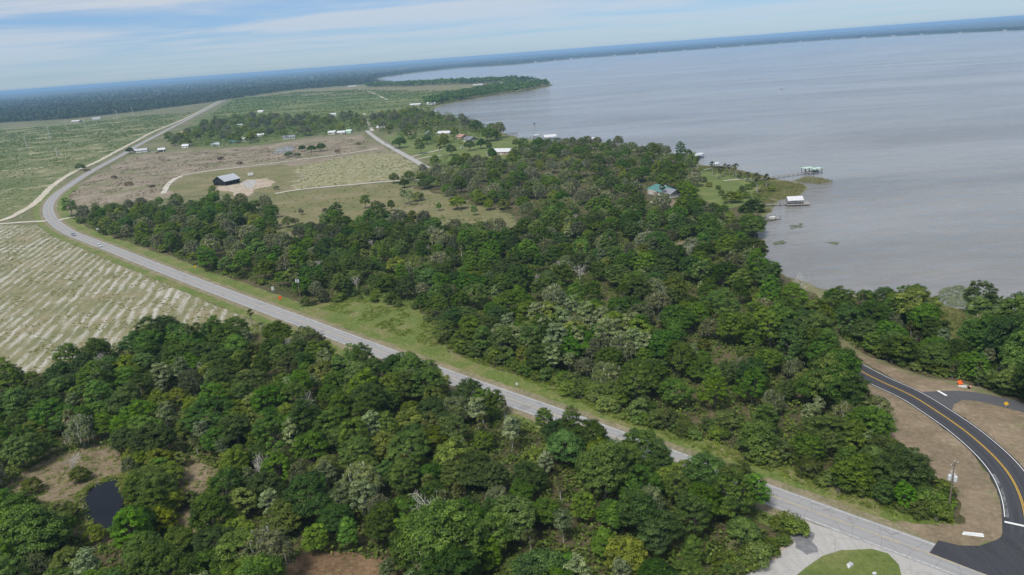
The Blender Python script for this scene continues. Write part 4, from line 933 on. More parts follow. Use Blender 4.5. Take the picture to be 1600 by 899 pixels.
shrub_row([(220, 735), (240, 760), (235, 800), (215, 830)], 14, 'on the bank of the black pond', 'shrubs on the pond bank', -4, 4, (1.0, 1.6))
for x, y in along(W([(180, 725), (225, 735), (250, 770), (245, 815), (220, 845)]), -5, 5, 16):
    s = rng.uniform(0.55, 0.9); plant('willow', x, y, s, 'small yellow green willowy tree on the black pond bank', 'small willowy trees on the pond bank')
# verge grass, weeds and reeds
vg = np.concatenate([along(near, 5.3, 13.0, 16000), along(near, -10.5, -5.3, 8000)]); vg = vg[np.linalg.norm(vg, axis=1) < 420]
bank = along(W(pond_px + pond_px[:1]), -1.2, 1.5, 500)
stuff_clumps('pond_weeds', bank, 0.7, 16, 0.35, M['leaf_weed'], 'green weeds fringing the black pond', 'weeds', 0.9)
vg = np.concatenate([vg, rand_in(W([(470, 478), (530, 472), (570, 462), (640, 470), (690, 520), (700, 560), (640, 545), (560, 518), (500, 497)]), 5000), rand_in(W([(1250, 905), (1285, 873), (1360, 862), (1398, 884), (1405, 950)]), 2500)])
blades('grass', vg, 0.38, 0.035, M['grass'], 'long green grass and weeds on the road verges', 'grass', 4, 0.5)
cr = off_polys(off_roads(rand_in(W([(1342, 640), (1396, 700), (1497, 775), (1506, 818), (1440, 838), (1562, 850), (1562, 780), (1500, 690), (1380, 602)]), 2600), 0.3), [])
blades('dry_grass', cr, 0.22, 0.03, M['reed'], 'sparse dry grass on the bare ground by the black road', 'grass', 4, 0.4)
bl = off_polys(rand_in(W([(10, 775), (75, 718), (140, 696), (255, 698), (356, 750), (340, 800), (300, 845), (180, 860), (80, 808)]), 2600), ponds)
blades('dry_grass', bl, 0.5, 0.04, M['reed'], 'dry grass tufts in the clearing around the pond', 'grass', 5, 0.6)
weeds = off_roads(rand_in(W([(480, 478), (530, 470), (570, 458), (640, 466), (690, 512), (702, 552), (650, 536), (590, 512), (540, 492)]), 1500), 4.0)
weeds = weeds[np.array([mnoise.noise(Vector((x / 9, y / 9, 5.0))) > -0.08 for x, y in weeds])]
wedge = along(W([(690, 530), (740, 561), (800, 580), (872, 610), (940, 642), (1025, 672), (1110, 701), (1200, 731), (1330, 778), (1440, 813), (1490, 812)]), -2.2, 3.5, 1100)
south = off_roads(rand_in(W([(300, 506), (345, 508), (400, 508), (480, 530), (590, 563), (600, 580), (520, 568), (400, 545), (320, 535)]), 520), 3.5)
weeds = np.concatenate([weeds, off_roads(wedge, 3.0), south])
stuff_clumps('weeds', weeds, 0.9, 20, 0.42, M['leaf_weed'], 'waist high green weeds along the roadside and wood edges', 'weeds', 0.8)
reeds = np.concatenate([rand_in(W([(1180, 305), (1196, 284), (1228, 284), (1252, 288), (1260, 294), (1244, 308), (1218, 313)]), 2600), rand_in(W([(1240, 283), (1262, 276), (1290, 280), (1302, 284), (1282, 288), (1250, 286)]), 700), rand_in(W([(1186, 316), (1202, 313), (1214, 316), (1200, 320)]), 500), rand_in(W([(1188, 328), (1204, 327), (1206, 332), (1192, 334)]), 350),
                        rand_in(W([(1435, 482), (1465, 478), (1520, 488), (1528, 520), (1500, 533), (1460, 522)]), 1300), along(W([(1095, 262), (1124, 263), (1150, 269), (1178, 275), (1205, 282)]), -5, 5, 2200), along(W([(832, 219), (870, 224), (900, 222), (950, 226), (1000, 234), (1070, 246)]), -3, 6, 1500)])
blades('reeds', reeds, 0.9, 0.07, M['reed'], 'tall olive reeds and marsh grass along the lake edge', 'reeds', 5, 0.9)
pads = np.concatenate([rand_in(W([(1455, 478), (1470, 452), (1500, 446), (1525, 455), (1520, 480)]), 600), rand_in(W([(1232, 352), (1252, 349), (1256, 355), (1236, 359)]), 60), rand_in(W([(1208, 378), (1226, 376), (1228, 381), (1210, 383)]), 60), rand_in(W([(1290, 379), (1310, 378), (1308, 383)]), 40)])
n = len(pads); s = rng.uniform(0.25, 0.7, n); a = rng.uniform(0, 6.28, n)
V = np.stack([np.c_[pads[:, 0] + s * np.cos(a + k * math.pi / 3), pads[:, 1] + s * np.sin(a + k * math.pi / 3), np.full(n, 0.16) + 0.004 * rng.integers(0, 9, n)] for k in range(6)], 1).reshape(-1, 3)
tag(link('lily_pads', mesh_np('lily_pads', V, np.arange(6 * n).reshape(n, 6), rng.random(n)), M['lily']), 'floating lily pads and weed on the lake shallows', 'water plants', kind='stuff')
# scrub on the far fields
sb = off_roads(rand_in(W([(-150, 345), (0, 340), (50, 316), (84, 288), (112, 266), (200, 226), (300, 176), (210, 182), (110, 194), (0, 204), (-200, 232)]), 15000), 3.0)
ns = np.array([mnoise.noise(Vector((x / 60, y / 60, 2.0))) for x, y in sb]); sb = sb[ns > -0.12]
stuff_clumps('scrub', sb, np.clip(np.linalg.norm(sb, axis=1) / 900, 0.8, 2.0), 8, np.clip(np.linalg.norm(sb, axis=1) / 900, 0.8, 2.0) * 0.9, M['leaf_shrub'], 'low green scrub bushes across the land beside the sandy track', 'scrub', 0.8)
db = off_roads(rand_in(W([(100, 330), (112, 298), (160, 270), (215, 245), (330, 236), (440, 230), (500, 222), (560, 215), (590, 228), (520, 246), (440, 254), (330, 264), (280, 275), (262, 298), (200, 312)]), 5200), 3.0)
ns = np.array([mnoise.noise(Vector((x / 25, y / 25, 4.0))) for x, y in db]); db = db[ns > 0.0]
stuff_clumps('dry_scrub', db, 0.9, 8, 0.8, M['leaf_dry'], 'dry brown tufts and brush on the fallow field', 'scrub', 0.7)
gb = rand_in(W([(270, 216), (366, 156), (460, 145), (560, 141), (700, 142), (770, 140), (720, 154), (660, 168), (600, 180), (540, 190), (420, 190), (330, 200)]), 9000); dist = np.linalg.norm(gb, axis=1)
ns = np.array([mnoise.noise(Vector((x / 160, y / 60, 6.0))) for x, y in gb]); gb = gb[ns > -0.1]; dist = dist[ns > -0.1]
stuff_clumps('grove_bushes', gb, dist / 800, 7, dist / 800, M['leaf_shrub'], 'rows of low green bushes across the grove land', 'bushes', 0.7)
tf = np.concatenate([rand_in(W([(-100, 385), (0, 354), (62, 354), (140, 393), (262, 445), (380, 497), (260, 540), (120, 590), (-60, 650)]), 4200), rand_in(W([(425, 302), (470, 299), (612, 286), (700, 300), (790, 325), (800, 350), (690, 362), (560, 366), (470, 394), (428, 388)]), 2600), rand_in(W([(462, 262), (520, 249), (590, 236), (655, 262), (620, 282), (540, 287), (468, 296)]), 1500), rand_in(W([(265, 297), (285, 277), (330, 267), (440, 258), (462, 296), (430, 300)]), 1200)])
ns = np.array([mnoise.noise(Vector((x / 14, y / 14, 8.0))) for x, y in tf]); tf = tf[ns > 0.02]
stuff_clumps('grass_tufts', tf, 0.8, 6, 0.75, M['reed'], 'rough dry grass tufts across the pasture and fields', 'grass', 0.45)
wb = np.concatenate([rand_in(W([(425, 302), (470, 299), (612, 286), (700, 300), (790, 325), (800, 350), (690, 362), (560, 366), (470, 394), (428, 388)]), 130), rand_in(W([(462, 262), (520, 249), (590, 236), (655, 262), (620, 282), (468, 296)]), 160), rand_in(W([(440, 376), (520, 356), (620, 350), (740, 358), (790, 352), (780, 342), (620, 338), (520, 345), (440, 362)]), 160)])
stuff_clumps('field_bushes', wb, 1.1, 30, 0.55, M['leaf_shrub'], 'small olive bushes dotted over the fields and clearing edge', 'bushes', 0.8)
pb = off_polys(rand_in(W([(0, 775), (75, 712), (140, 690), (255, 692), (365, 750), (345, 815), (300, 860), (180, 870), (80, 815)]), 520), ponds)
stuff_clumps('weeds', pb, 0.9, 26, 0.42, M['leaf_weed'], 'green weeds creeping over the clearing around the pond', 'weeds', 0.7)
# far woods: many small crowns, only their mass can be seen
def far_wood(name, polys, label, nleaf=9, h=9.0, mat='far_tree'):
    P = []
    for px, n in polys:
        q = rand_in([np.array(p, float) for p in px], n); P += [un(a, b)[:2] for a, b in q]
    P = np.array(P); k = ~poly_contains(LAKE, P[:, 0], P[:, 1]); P = P[k]; n = len(P); dist = np.linalg.norm(P, axis=1)
    r = np.clip(dist / 420, 4.5, 11.0) * rng.uniform(0.7, 1.3, n)
    C = np.c_[P, rng.uniform(0.25, 0.5, n) * h]
    o = stuff_clumps(name, C, r, nleaf, r * 0.85, M[mat], label, 'woods', 0.9); return o
far_wood('far_woods', [([(-60, 204), (0, 192), (110, 186), (210, 175), (330, 160), (460, 141), (560, 133), (600, 126), (560, 124), (460, 132), (330, 146), (200, 160), (100, 166), (0, 172), (-60, 180)], 13000), ([(-60, 180), (0, 170), (200, 157), (400, 137), (560, 123), (620, 116), (620, 110), (400, 122), (200, 140), (0, 157), (-60, 162)], 3500)], 'dark far woods stretching behind the fields', 9, 13.0)
far_wood('shore_woods', [([(580, 125), (650, 113), (720, 105.5), (800, 101), (900, 91), (1000, 84), (1100, 76.3), (1200, 68.8), (1300, 61.8), (1400, 56.3), (1500, 51.3), (1620, 46.6), (1620, 42), (1400, 51), (1200, 63), (1000, 78), (800, 94), (650, 107), (570, 120)], 7000)], 'dark woods lining the far lake shore', 6)
far_wood('point_woods', [([(672, 166), (700, 161), (760, 151), (820, 142.5), (858, 134), (852, 130), (800, 132), (740, 142), (700, 150), (660, 159)], 1500), ([(570, 134), (620, 132), (680, 129.5), (740, 127), (800, 124.5), (840, 127), (800, 129), (720, 132), (640, 135.5), (575, 137)], 1000)], 'band of trees on the low point reaching into the lake', 20, 20.0, 'leaf_oak')
hedge = np.concatenate([rand_in(ZD, 2600), rand_in(W([(600, 184), (650, 172), (690, 168), (720, 180), (790, 205), (760, 204), (700, 200), (640, 203), (600, 205)]), 700), rand_in(ZB3, 260)]); hedge = np.array([p for p in off_roads(hedge, 3.0) if free(p[0], p[1], 3.0)])
stuff_clumps('thickets', np.c_[hedge, rng.uniform(0.5, 5.5, len(hedge))], 4.0, 34, 1.3, M['leaf_laurel'], 'green thickets filling in between the trees near the houses', 'thickets', 0.9)

# dry tufts and litter on the bare ground by the black road
dt = off_roads(rand_in(W([(1342, 640), (1396, 700), (1497, 775), (1506, 818), (1440, 838), (1562, 850), (1562, 780), (1500, 690), (1380, 602)]), 900), 0.2)
dt = np.concatenate([dt, off_roads(rand_in(W([(1370, 566), (1440, 592), (1500, 606), (1600, 636), (1690, 700), (1690, 780), (1590, 725), (1500, 650), (1440, 618)]), 600), 0.2)])
dt = dt[np.array([mnoise.noise(Vector((x / 6, y / 6, 3.0))) > -0.05 for x, y in dt])]
stuff_clumps('dry_tufts', dt, 0.45, 7, 0.3, M['reed'], 'dry tufts of grass on the bare ground beside the black road', 'grass', 0.4)
pt = off_polys(rand_in(W([(0, 775), (75, 712), (140, 690), (255, 692), (365, 750), (345, 815), (300, 860), (180, 870), (80, 815)]), 2400), ponds)
pt = np.concatenate([pt, rand_in(W([(435, 915), (465, 872), (520, 864), (596, 876), (620, 960), (430, 960)]), 260)])
stuff_clumps('dry_tufts', pt, 0.6, 8, 0.4, M['reed'], 'dry straw coloured tufts on the banks of the black pond', 'grass', 0.5)
# single trees one can point at
def one(kind, px, py, s, label, cat='tree', var=0, sz=None, group=None, tone=None):
    q = un(px, py); return plant(kind, q[0], q[1], s, label, group, cat, var, None, sz, tone)
one('bamboo', 640, 364, 0.9, 'feathery yellow green bamboo clump at the lower edge of the clearing', 'bamboo')
one('bamboo', 1031, 283, 0.9, 'feathery yellow bamboo clump behind the green roofed house', 'bamboo')
one('dead_tree', 672, 836, 1.1, 'pale bare dead tree rising above the big oak by the orange dirt', 'tree', 0)
one('live_oak', 690, 905, 1.45, 'very wide dark oak beside the orange dirt opening', 'tree', 2)
one('live_oak', 60, 880, 1.35, 'huge dense dark oak beside the black pond', 'tree', 1)
one('dead_tree', 410, 762, 1.15, 'leaning dead tree with white trunk beside the pond clearing', 'tree', 1)
one('dead_tree', 118, 745, 0.9, 'bare leaning snag at the corner of the black pond', 'tree', 1)
one('mossy_oak', 432, 297, 0.55, 'low lone grey tree beside the orange dirt yard', 'tree', 0, 0.38)
one('mossy_oak', 471, 336, 0.45, 'small lone dark tree standing in the pasture clearing', 'tree', 2, 0.45)
one('broadleaf_tree', 528, 350, 1.1, 'tall grey green tree standing above the clearing edge', 'tree', 4)
one('broadleaf_tree', 571, 326, 0.95, 'slim dark tree standing alone in the pasture clearing', 'tree', 2)
one('slender_tree', 632, 320, 1.2, 'slim bare stemmed tree in the clearing beside a round bush', 'tree', 0)
one('slender_tree', 640, 322, 1.1, 'second slim bare stemmed tree beside the round bush', 'tree', 1)
one('shrub', 655, 314, 2.0, 'dark round bush beside two slim trees in the clearing', 'shrub', 1)
one('willow', 716, 327, 1.1, 'round bright green tree alone at the end of the clearing', 'tree', 1)
one('live_oak', 632, 294, 0.9, 'dense dark round tree at the farm track by the side street', 'tree', 0, 0.75)
one('live_oak', 664, 296, 0.85, 'grey green round tree beside the farm track end', 'tree', 3, 0.75)
for i, (a, b, s) in enumerate(((473, 237, 0.95), (487, 238, 1.0), (501, 237, 1.1))): one('live_oak', a, b, s, 'dark round tree in the clump beside the grey field pond', 'tree', i, s * 0.85, 'clump of round trees by the field pond')
one('shrub', 452, 246, 2.2, 'olive round bush below the grey field pond', 'shrub', 1); one('shrub', 466, 246, 2.0, 'dark bush beside the olive bush below the field pond', 'shrub', 3, 1.4)
one('live_oak', 204, 240, 1.1, 'round dark tree where the sandy track meets the road', 'tree', 0, 0.9)
one('shrub', 125, 266, 2.4, 'dark bush beside the sandy track at the road bend', 'shrub', 1)
one('live_oak', 625, 232, 1.4, 'dark broad tree beside the side street', 'tree', 2, 1.2); one('broadleaf_tree', 658, 241, 1.3, 'round tree on the lawn between side street and drives', 'tree', 3)
one('cabbage_palm', 688, 247, 1.6, 'bushy headed palm at the end of the gravel drive', 'palm', 1)
one('live_oak', 762, 221, 1.9, 'very large dark tree beside the grey roofed house on the shore', 'tree', 2, 1.5)
one('live_oak', 745, 206, 1.6, 'dense dark tree behind the white roofed house at the shore', 'tree', 1)
one('live_oak', 1172, 345, 1.25, 'dense dark oak at the shore beside the boathouse walkway', 'tree', 1); one('live_oak', 1180, 372, 1.1, 'dark oak overhanging the brown shallow water', 'tree', 0); one('live_oak', 995, 338, 1.2, 'spreading oak beside the concrete driveway', 'tree', 3)
one('cabbage_palm', 1035, 309, 1.25, 'feathery palm in front of the green roofed house', 'palm', 0)
for i, (a, b, s) in enumerate(((1090, 262, 1.2), (1113, 274, 1.15), (1126, 277, 1.4), (1133, 274, 1.1), (1146, 277, 1.3), (1150, 279, 1.2), (1168, 283, 1.15), (1183, 303, 1.7), (1197, 292, 1.25), (1120, 281, 1.1), (1157, 281, 1.0), (1140, 274, 1.0))):
    one('cabbage_palm', a, b, s, 'tall palm in the row along the lakeside lawn', 'palm', i % 4, None, 'palms along the lakeside lawn')
for a, b, s in ((1140, 318, 0.9), (1150, 317, 0.8), (1205, 300, 0.5)): one('willow', a, b, s, 'bushy green tree at the foot of the lakeside lawn', 'tree', 1, None, 'bushy trees at the foot of the lawn')
for a, b, s in ((394, 511, 0.85), (303, 552, 1.2), (762, 700, 1.1), (230, 640, 1.0)): one('cabbage_palm', a, b, s, 'lone bushy cabbage palm at the edge of the wood by the field' if a < 400 else 'cabbage palm with drooping fronds among oaks near the road', 'palm', 1, None, 'lone palms on the wood edge')
for i, (a, b, s) in enumerate(((858, 575, 1.0), (872, 560, 1.1), (828, 565, 0.9), (905, 560, 1.0), (945, 555, 1.15), (970, 560, 1.05), (880, 530, 1.1), (850, 545, 1.0), (920, 535, 1.0), (810, 555, 1.0), (990, 565, 1.0), (780, 545, 1.0), (795, 530, 0.9), (840, 525, 1.1), (870, 515, 1.0), (895, 510, 1.1), (915, 520, 1.0), (940, 525, 1.2), (960, 545, 1.0), (865, 590, 0.9), (890, 585, 0.8), (985, 540, 1.1), (1010, 570, 0.9))):
    one('slender_tree', a, b, s * 1.1, 'slender pale trunked tree in the silvery stand above the verge', 'tree', i % 3, None, 'silvery stand of slender trees above the verge', 0.75)
for i, (a, b, s) in enumerate(((900, 545, 1.1), (860, 520, 1.2), (960, 530, 1.1), (930, 510, 1.0), (830, 540, 1.0), (1000, 545, 1.1))): one('willow', a, b, s * 1.2, 'pale yellow green tree beside the silvery stand above the verge', 'tree', i % 3, None, 'pale green trees beside the silvery stand', 0.8)

one('live_oak', 1316, 640, 1.15, 'tall dark oak standing over the inner bend of the black road', 'tree', 2, 1.55)
one('broadleaf_tree', 1332, 662, 1.1, 'tall upright tree at the bare corner by the black road', 'tree', 4); one('live_oak', 1300, 610, 1.15, 'dark oak over the lake end of the black road', 'tree', 1, 1.4); one('laurel_oak', 1295, 640, 1.15, 'tall rounded oak behind the oak at the black road', 'tree', 1, 1.5)
for i, (a, b, s) in enumerate(((1380, 700, 0.9), (1395, 725, 0.85), (1365, 690, 1.0), (1420, 745, 0.75), (1350, 710, 1.0), (1385, 740, 0.9), (1410, 765, 0.8), (1445, 770, 0.7), (1460, 790, 0.6), (1430, 795, 0.65), (1340, 740, 0.9), (1360, 765, 0.8), (1395, 790, 0.7))):
    one(('broadleaf_tree', 'laurel_oak', 'live_oak')[i % 3], a - 18, b - 2, s * 0.75, 'young green tree in the wood corner by the transformer pole', 'tree', i % 4, None, 'young trees of the wood corner')
for i, (a, b, s) in enumerate(((1570, 575, 1.35), (1605, 600, 1.4), (1590, 545, 1.3), (1630, 640, 1.2), (1550, 560, 1.2))): one('live_oak', a, b, s, 'big dark oak above the end of the dark side road', 'tree', i % 5, s * 1.25, 'big oaks above the dark side road')
one('willow', 1432, 512, 1.5, 'pale round topped tree at the lake edge by the marsh clearing', 'tree', 1, 1.7)

for i, (a, b, s) in enumerate(((178, 279, 1.3), (201, 290, 1.5), (346, 250, 1.5), (375, 257, 1.3), (528, 238, 1.4), (238, 293, 1.0), (560, 226, 1.2), (136, 268, 1.3))):
    one('dry_bush', a, b, s, 'reddish brown dry bush standing in the fallow field', 'bush', i % 2, None, 'dry bushes of the fallow field')
for i, (a, b, s) in enumerate(((735, 236, 1.1), (752, 233, 1.15), (765, 236, 0.9), (706, 243, 1.1), (668, 226, 1.2), (818, 238, 1.2), (806, 231, 1.0), (842, 236, 1.2), (858, 233, 1.0))):
    one(('laurel_oak', 'live_oak', 'broadleaf_tree')[i % 3], a, b, s, 'leafy garden tree around the long white roofed house', 'tree', i % 4, None, 'garden trees around the white roofed house')
for a, b, s in ((1276, 560, 1.1), (1262, 575, 1.0), (1290, 578, 1.0)): one('laurel_oak', a, b, s, 'rounded oak closing over the end of the black road', 'tree', 1, 1.2 * s, 'oaks closing over the black road')

for i, (a, b, s) in enumerate(((112, 815, 0.6), (128, 752, 0.5), (216, 800, 0.75), (210, 770, 0.7), (150, 850, 0.5), (190, 845, 0.45), (330, 805, 0.7), (345, 770, 0.6), (285, 730, 0.55), (300, 790, 0.5), (55, 770, 0.5))):
    one('willow', a, b, s, 'small bushy willow at the rim of the pond clearings', 'tree', i % 3, None, 'small willows at the rim of the pond clearings')
for i, (a, b, s) in enumerate(((518, 338, 0.6), (509, 334, 0.4), (612, 330, 0.75), (590, 333, 0.8), (598, 328, 0.45), (686, 330, 0.55), (450, 356, 0.7), (462, 352, 0.5), (742, 337, 0.6))):
    one(('laurel_oak', 'mossy_oak', 'broadleaf_tree')[i % 3], a, b, s, 'small scattered tree standing out in the pasture clearing', 'tree', i % 3, None, 'small scattered trees of the clearing')
for i, (a, b, s) in enumerate(((1100, 285, 1.3), (1108, 292, 1.0), (1122, 296, 1.2), (1128, 306, 1.0), (1160, 300, 1.3), (1170, 296, 1.2), (1178, 292, 1.3), (1152, 312, 1.5), (1166, 310, 1.4))):
    one('shrub', a, b, s, 'garden shrub dotted on the lakeside lawn', 'shrub', i % 4, None, 'garden shrubs on the lakeside lawn')

for i, (a, b, s) in enumerate(((618, 597, 0.95), (648, 606, 1.0), (678, 619, 0.95), (738, 644, 0.85), (768, 655, 0.8), (893, 694, 0.95), (925, 706, 0.9), (1002, 733, 0.95), (1030, 745, 0.85), (1108, 773, 0.9), (1140, 786, 0.95), (1180, 800, 0.9))):
    one(('live_oak', 'laurel_oak', 'broadleaf_tree')[i % 3], a, b, s, 'roadside tree at the edge of the pond wood beside the road', 'tree', i % 6, None, 'roadside trees on the edge of the pond wood')
for i, (a, b, s) in enumerate(((1240, 548, 1.0), (1222, 535, 1.1), (1255, 532, 1.0), (1270, 545, 1.1), (1205, 545, 1.0))):
    one(('laurel_oak', 'broadleaf_tree', 'live_oak')[i % 3], a, b, s, 'oak filling the wood behind the end of the black road', 'tree', i % 6, None, 'trees behind the end of the black road')
lr = np.concatenate([along(W([(1088, 266), (1110, 266), (1140, 272), (1175, 281), (1195, 292)]), -6, 8, 260), along(W([(1180, 318), (1190, 305), (1205, 298), (1225, 292)]), -6, 6, 160)])
stuff_clumps('shore_bushes', lr, 1.3, 22, 0.6, M['leaf_shrub'], 'low bushes between the lakeside palms and reeds', 'bushes', 0.8)

# ------------------------------------------------------------------ built things
def dirang(a, b):
    p, q = un(*a), un(*b); return math.atan2(q[1] - p[1], q[0] - p[0])
def roof_mesh(L, Wd, h, rise, ov=0.5, hip=0.0, t=0.18):
    x, y = L / 2 + ov, Wd / 2 + ov; e = h - ov * rise / (Wd / 2); r = h + rise; xr = L / 2 + ov - hip
    mb = MB()
    for dz in (0,):
        lo = [(-x, -y, e), (x, -y, e), (x, y, e), (-x, y, e), (-xr, 0, r), (xr, 0, r)]; up = [(a, b, c + t) for a, b, c in lo]
        V = lo + up
        F = [(6, 7, 11, 10), (8, 9, 10, 11), (7, 8, 11), (9, 6, 10), (1, 0, 4, 5), (3, 2, 5, 4), (2, 1, 5), (0, 3, 4), (0, 1, 7, 6), (1, 2, 8, 7), (2, 3, 9, 8), (3, 0, 6, 9)]
        mb.add(V, F)
    return mb
def walls_mb(L, Wd, h, rise, gable=True):
    mb = MB(); x, y = L / 2, Wd / 2
    if not gable: return mb.box((0, 0, h / 2), (L, Wd, h))
    V = [(-x, -y, 0), (x, -y, 0), (x, y, 0), (-x, y, 0), (-x, -y, h), (x, -y, h), (x, y, h), (-x, y, h), (-x, 0, h + rise - 0.05), (x, 0, h + rise - 0.05)]
    return mb.add(V, [(0, 1, 5, 4), (2, 3, 7, 6), (1, 2, 6, 9, 5), (3, 0, 4, 8, 7), (0, 3, 2, 1)])
def house(px, L, Wd, h, rise, rz, roofm, wallm, label, hip=0.0, name='house', windows=True, cat='house', group=None):
    q = un(*px); t = empty(name, (q[0], q[1], 0.05), rz); tag(t, label, cat, group)
    walls_mb(L, Wd, h, rise, hip < 0.1).build('wall', wallm, t)
    roof = roof_mesh(L, Wd, h, rise, 0.6, hip).build('roof', roofm, t)
    if windows:
        n = max(2, int(L / 4))
        for side in (-1, 1):
            yy = side * (Wd / 2 + 0.04)
            for i in range(n):
                xx = -L / 2 + L * (i + 0.5) / n
                if side < 0 and i == n // 2:
                    d = MB().box((xx, yy, 1.05), (1.1, 0.08, 2.1)).build('door', M['stucco_white'] if wallm is not M['stucco_white'] else M['timber_dark'], t)
                    MB().box((xx + 0.4, yy + side * 0.07, 1.0), (0.1, 0.06, 0.1)).build('handle', M['grey_metal'], d); continue
                w = MB().box((xx, yy, 1.6), (1.5, 0.08, 1.2)).build('window', M['white_paint'], t)
                MB().box((xx, yy + side * 0.03, 1.6), (1.3, 0.06, 1.0)).build('pane', M['glass'], w)
    return t, roof
HX = R_(180)
a_g = dirang((1012, 301), (1056, 311))
t, roof = house((1034, 303), 19, 11, 3.0, 3.0, a_g, M['green_metal'], M['stucco_white'], 'white house with green metal roof beside the concrete driveway', 3.5)
MB().box((4.2, 0.0, 6.05), (0.9, 0.9, 1.0)).build('vent', M['white_metal'], roof)
wing = walls_mb(9, 9, 2.9, 2.2).build('wing_wall', M['stucco_white'], t, (13.0, -1.5, 0)); roof_mesh(9, 9, 2.9, 2.2, 0.6).build('wing_roof', M['shingle_grey'], t, (13.0, -1.5, 0))
MB().box((-2.0, -6.6, 1.4), (9, 2.2, 2.8)).build('porch', M['stucco_tan'], t); MB().box((-2.0, -7.75, 1.3), (5.0, 0.08, 2.2)).build('garage_door', M['white_paint'], t)
t, roof = house((921, 263), 15, 10, 3.0, 3.4, dirang((905, 258), (935, 268)), M['shingle_tan'], M['stucco_tan'], 'tan roofed house with dark solar panels among oaks', 3.0)
MB().add([(-6.6, -5.3, 3.15), (0.2, -5.3, 3.15), (0.2, -0.5, 6.33), (-5.0, -0.5, 6.33), (-6.6, -5.3, 3.23), (0.2, -5.3, 3.23), (0.2, -0.5, 6.41), (-5.0, -0.5, 6.41)], [(4, 5, 6, 7), (0, 1, 5, 4), (1, 2, 6, 5), (2, 3, 7, 6), (3, 0, 4, 7)]).build('solar_panel', M['solar'], roof)
MB().box((0.5, 0, 6.9), (1.0, 1.0, 1.2)).build('chimney', M['white_paint'], roof)
house((783, 241), 27, 13, 3.2, 2.6, dirang((765, 241), (803, 240)), M['white_metal'], M['stucco_pink'], 'long house with bright white metal roof and pinkish walls', 4.0)
t, roof = house((722, 217), 17, 11, 3.0, 2.8, dirang((710, 215), (740, 219)), M['shingle_red'], M['stucco_pink'], 'pinkish red roofed house near the shore')
t, roof = house((735, 221), 16, 11, 3.0, 2.8, dirang((722, 219), (750, 222)), M['shingle_grey'], M['stucco_white'], 'grey roofed house with white walls near the shore')
house((694, 211), 19, 10, 2.8, 2.4, dirang((685, 211), (706, 210)), M['white_metal'], M['stucco_tan'], 'small house with white roof below big shore trees', 2.0)
house((670, 213), 11, 9, 3.2, 3.4, dirang((670, 213), (674, 219)), M['shingle_grey'], M['timber'], 'steep grey gabled house beside the lawn')
house((643, 212), 14, 8, 2.8, 2.0, dirang((636, 212), (651, 212)), M['shingle_red'], M['stucco_white'], 'low salmon roofed house behind the drive')
house((867, 262), 7, 3, 2.6, 0.4, dirang((862, 261), (874, 263)), M['white_metal'], M['white_paint'], 'white trailer home among the lakeside trees', 0.0, 'trailer', True, 'trailer')
# buildings behind the fallow field
for px, L, Wd, rm, wm, lab in (((221, 238), 18, 9, 'grey_metal', 'stucco_white', 'long low white roofed shed at the road by a round tree'), ((253, 237), 9, 6, 'white_metal', 'black_metal', 'small dark shed with white roof next to the long white shed'),
        ((291, 231), 10, 6, 'white_metal', 'stucco_white', 'white roofed cottage at the near edge of the far trees'), ((290, 209), 15, 8, 'shingle_tan', 'stucco_tan', 'pale tan house half hidden in far trees by the road'), ((337, 229), 11, 6, 'grey_metal', 'stucco_white', 'white bungalow along the top of the fallow field'),
        ((365, 225), 12, 7, 'green_metal', 'stucco_tan', 'bungalow with teal roof beside a white carport'), ((380, 221), 15, 9, 'grey_metal', 'stucco_white', 'white house with pale metal roof beside the teal bungalow'), ((407, 214), 13, 8, 'white_metal', 'stucco_white', 'white house between two round trees'),
        ((452, 217), 17, 9, 'shingle_grey', 'stucco_white', 'grey roofed house with white gable above the field pond'), ((519, 210), 11, 8, 'white_metal', 'white_paint', 'bright white barn shaped shed at the top of the field'), ((534, 210), 12, 6, 'white_metal', 'timber', 'low shed beside the bright white shed'), ((546, 208), 9, 7, 'palegreen_metal', 'palegreen_metal', 'pale green shed near the side street end'),
        ((597, 202), 15, 8, 'white_metal', 'stucco_tan', 'white roofed house at the far end of the side street'), ((376, 198), 10, 7, 'white_metal', 'white_paint', 'small white house deep in the far trees'), ((521, 181), 12, 8, 'white_metal', 'stucco_white', 'white house at the grove land edge'), ((408, 176), 14, 9, 'stucco_white', 'stucco_white', 'pale house among trees in the grove land'),
        ((120, 191), 26, 14, 'white_metal', 'stucco_tan', 'pale farm building at the edge of the far dark woods'), ((152, 186.5), 24, 13, 'grey_metal', 'stucco_white', 'second farm building under the far dark woods'), ((348, 153.5), 34, 18, 'white_metal', 'stucco_white', 'white building where the road meets the far woods'),
        ((650, 165.5), 26, 13, 'white_metal', 'stucco_tan', 'white roofed house at the head of the bay'), ((675, 163.5), 22, 12, 'white_metal', 'stucco_white', 'white house on the shore at the head of the bay'), ((747, 134), 34, 18, 'white_metal', 'stucco_white', 'large white roofed building on the low point'), ((692, 130.5), 34, 18, 'white_metal', 'stucco_white', 'white house in the tree band of the low point'), ((705, 130), 38, 18, 'white_metal', 'stucco_white', 'long white house beside another on the low point'), ((788, 131), 30, 16, 'white_metal', 'stucco_tan', 'white roof among trees near the tip of the point'), ((550, 136), 40, 18, 'white_metal', 'stucco_white', 'pale farmhouse at the edge of woods behind the flat')):
    house(px, L, Wd, 3.0, 2.2, rng.uniform(-0.4, 0.4), M[rm], M[wm], lab, 0.0, 'house', px[1] > 195)
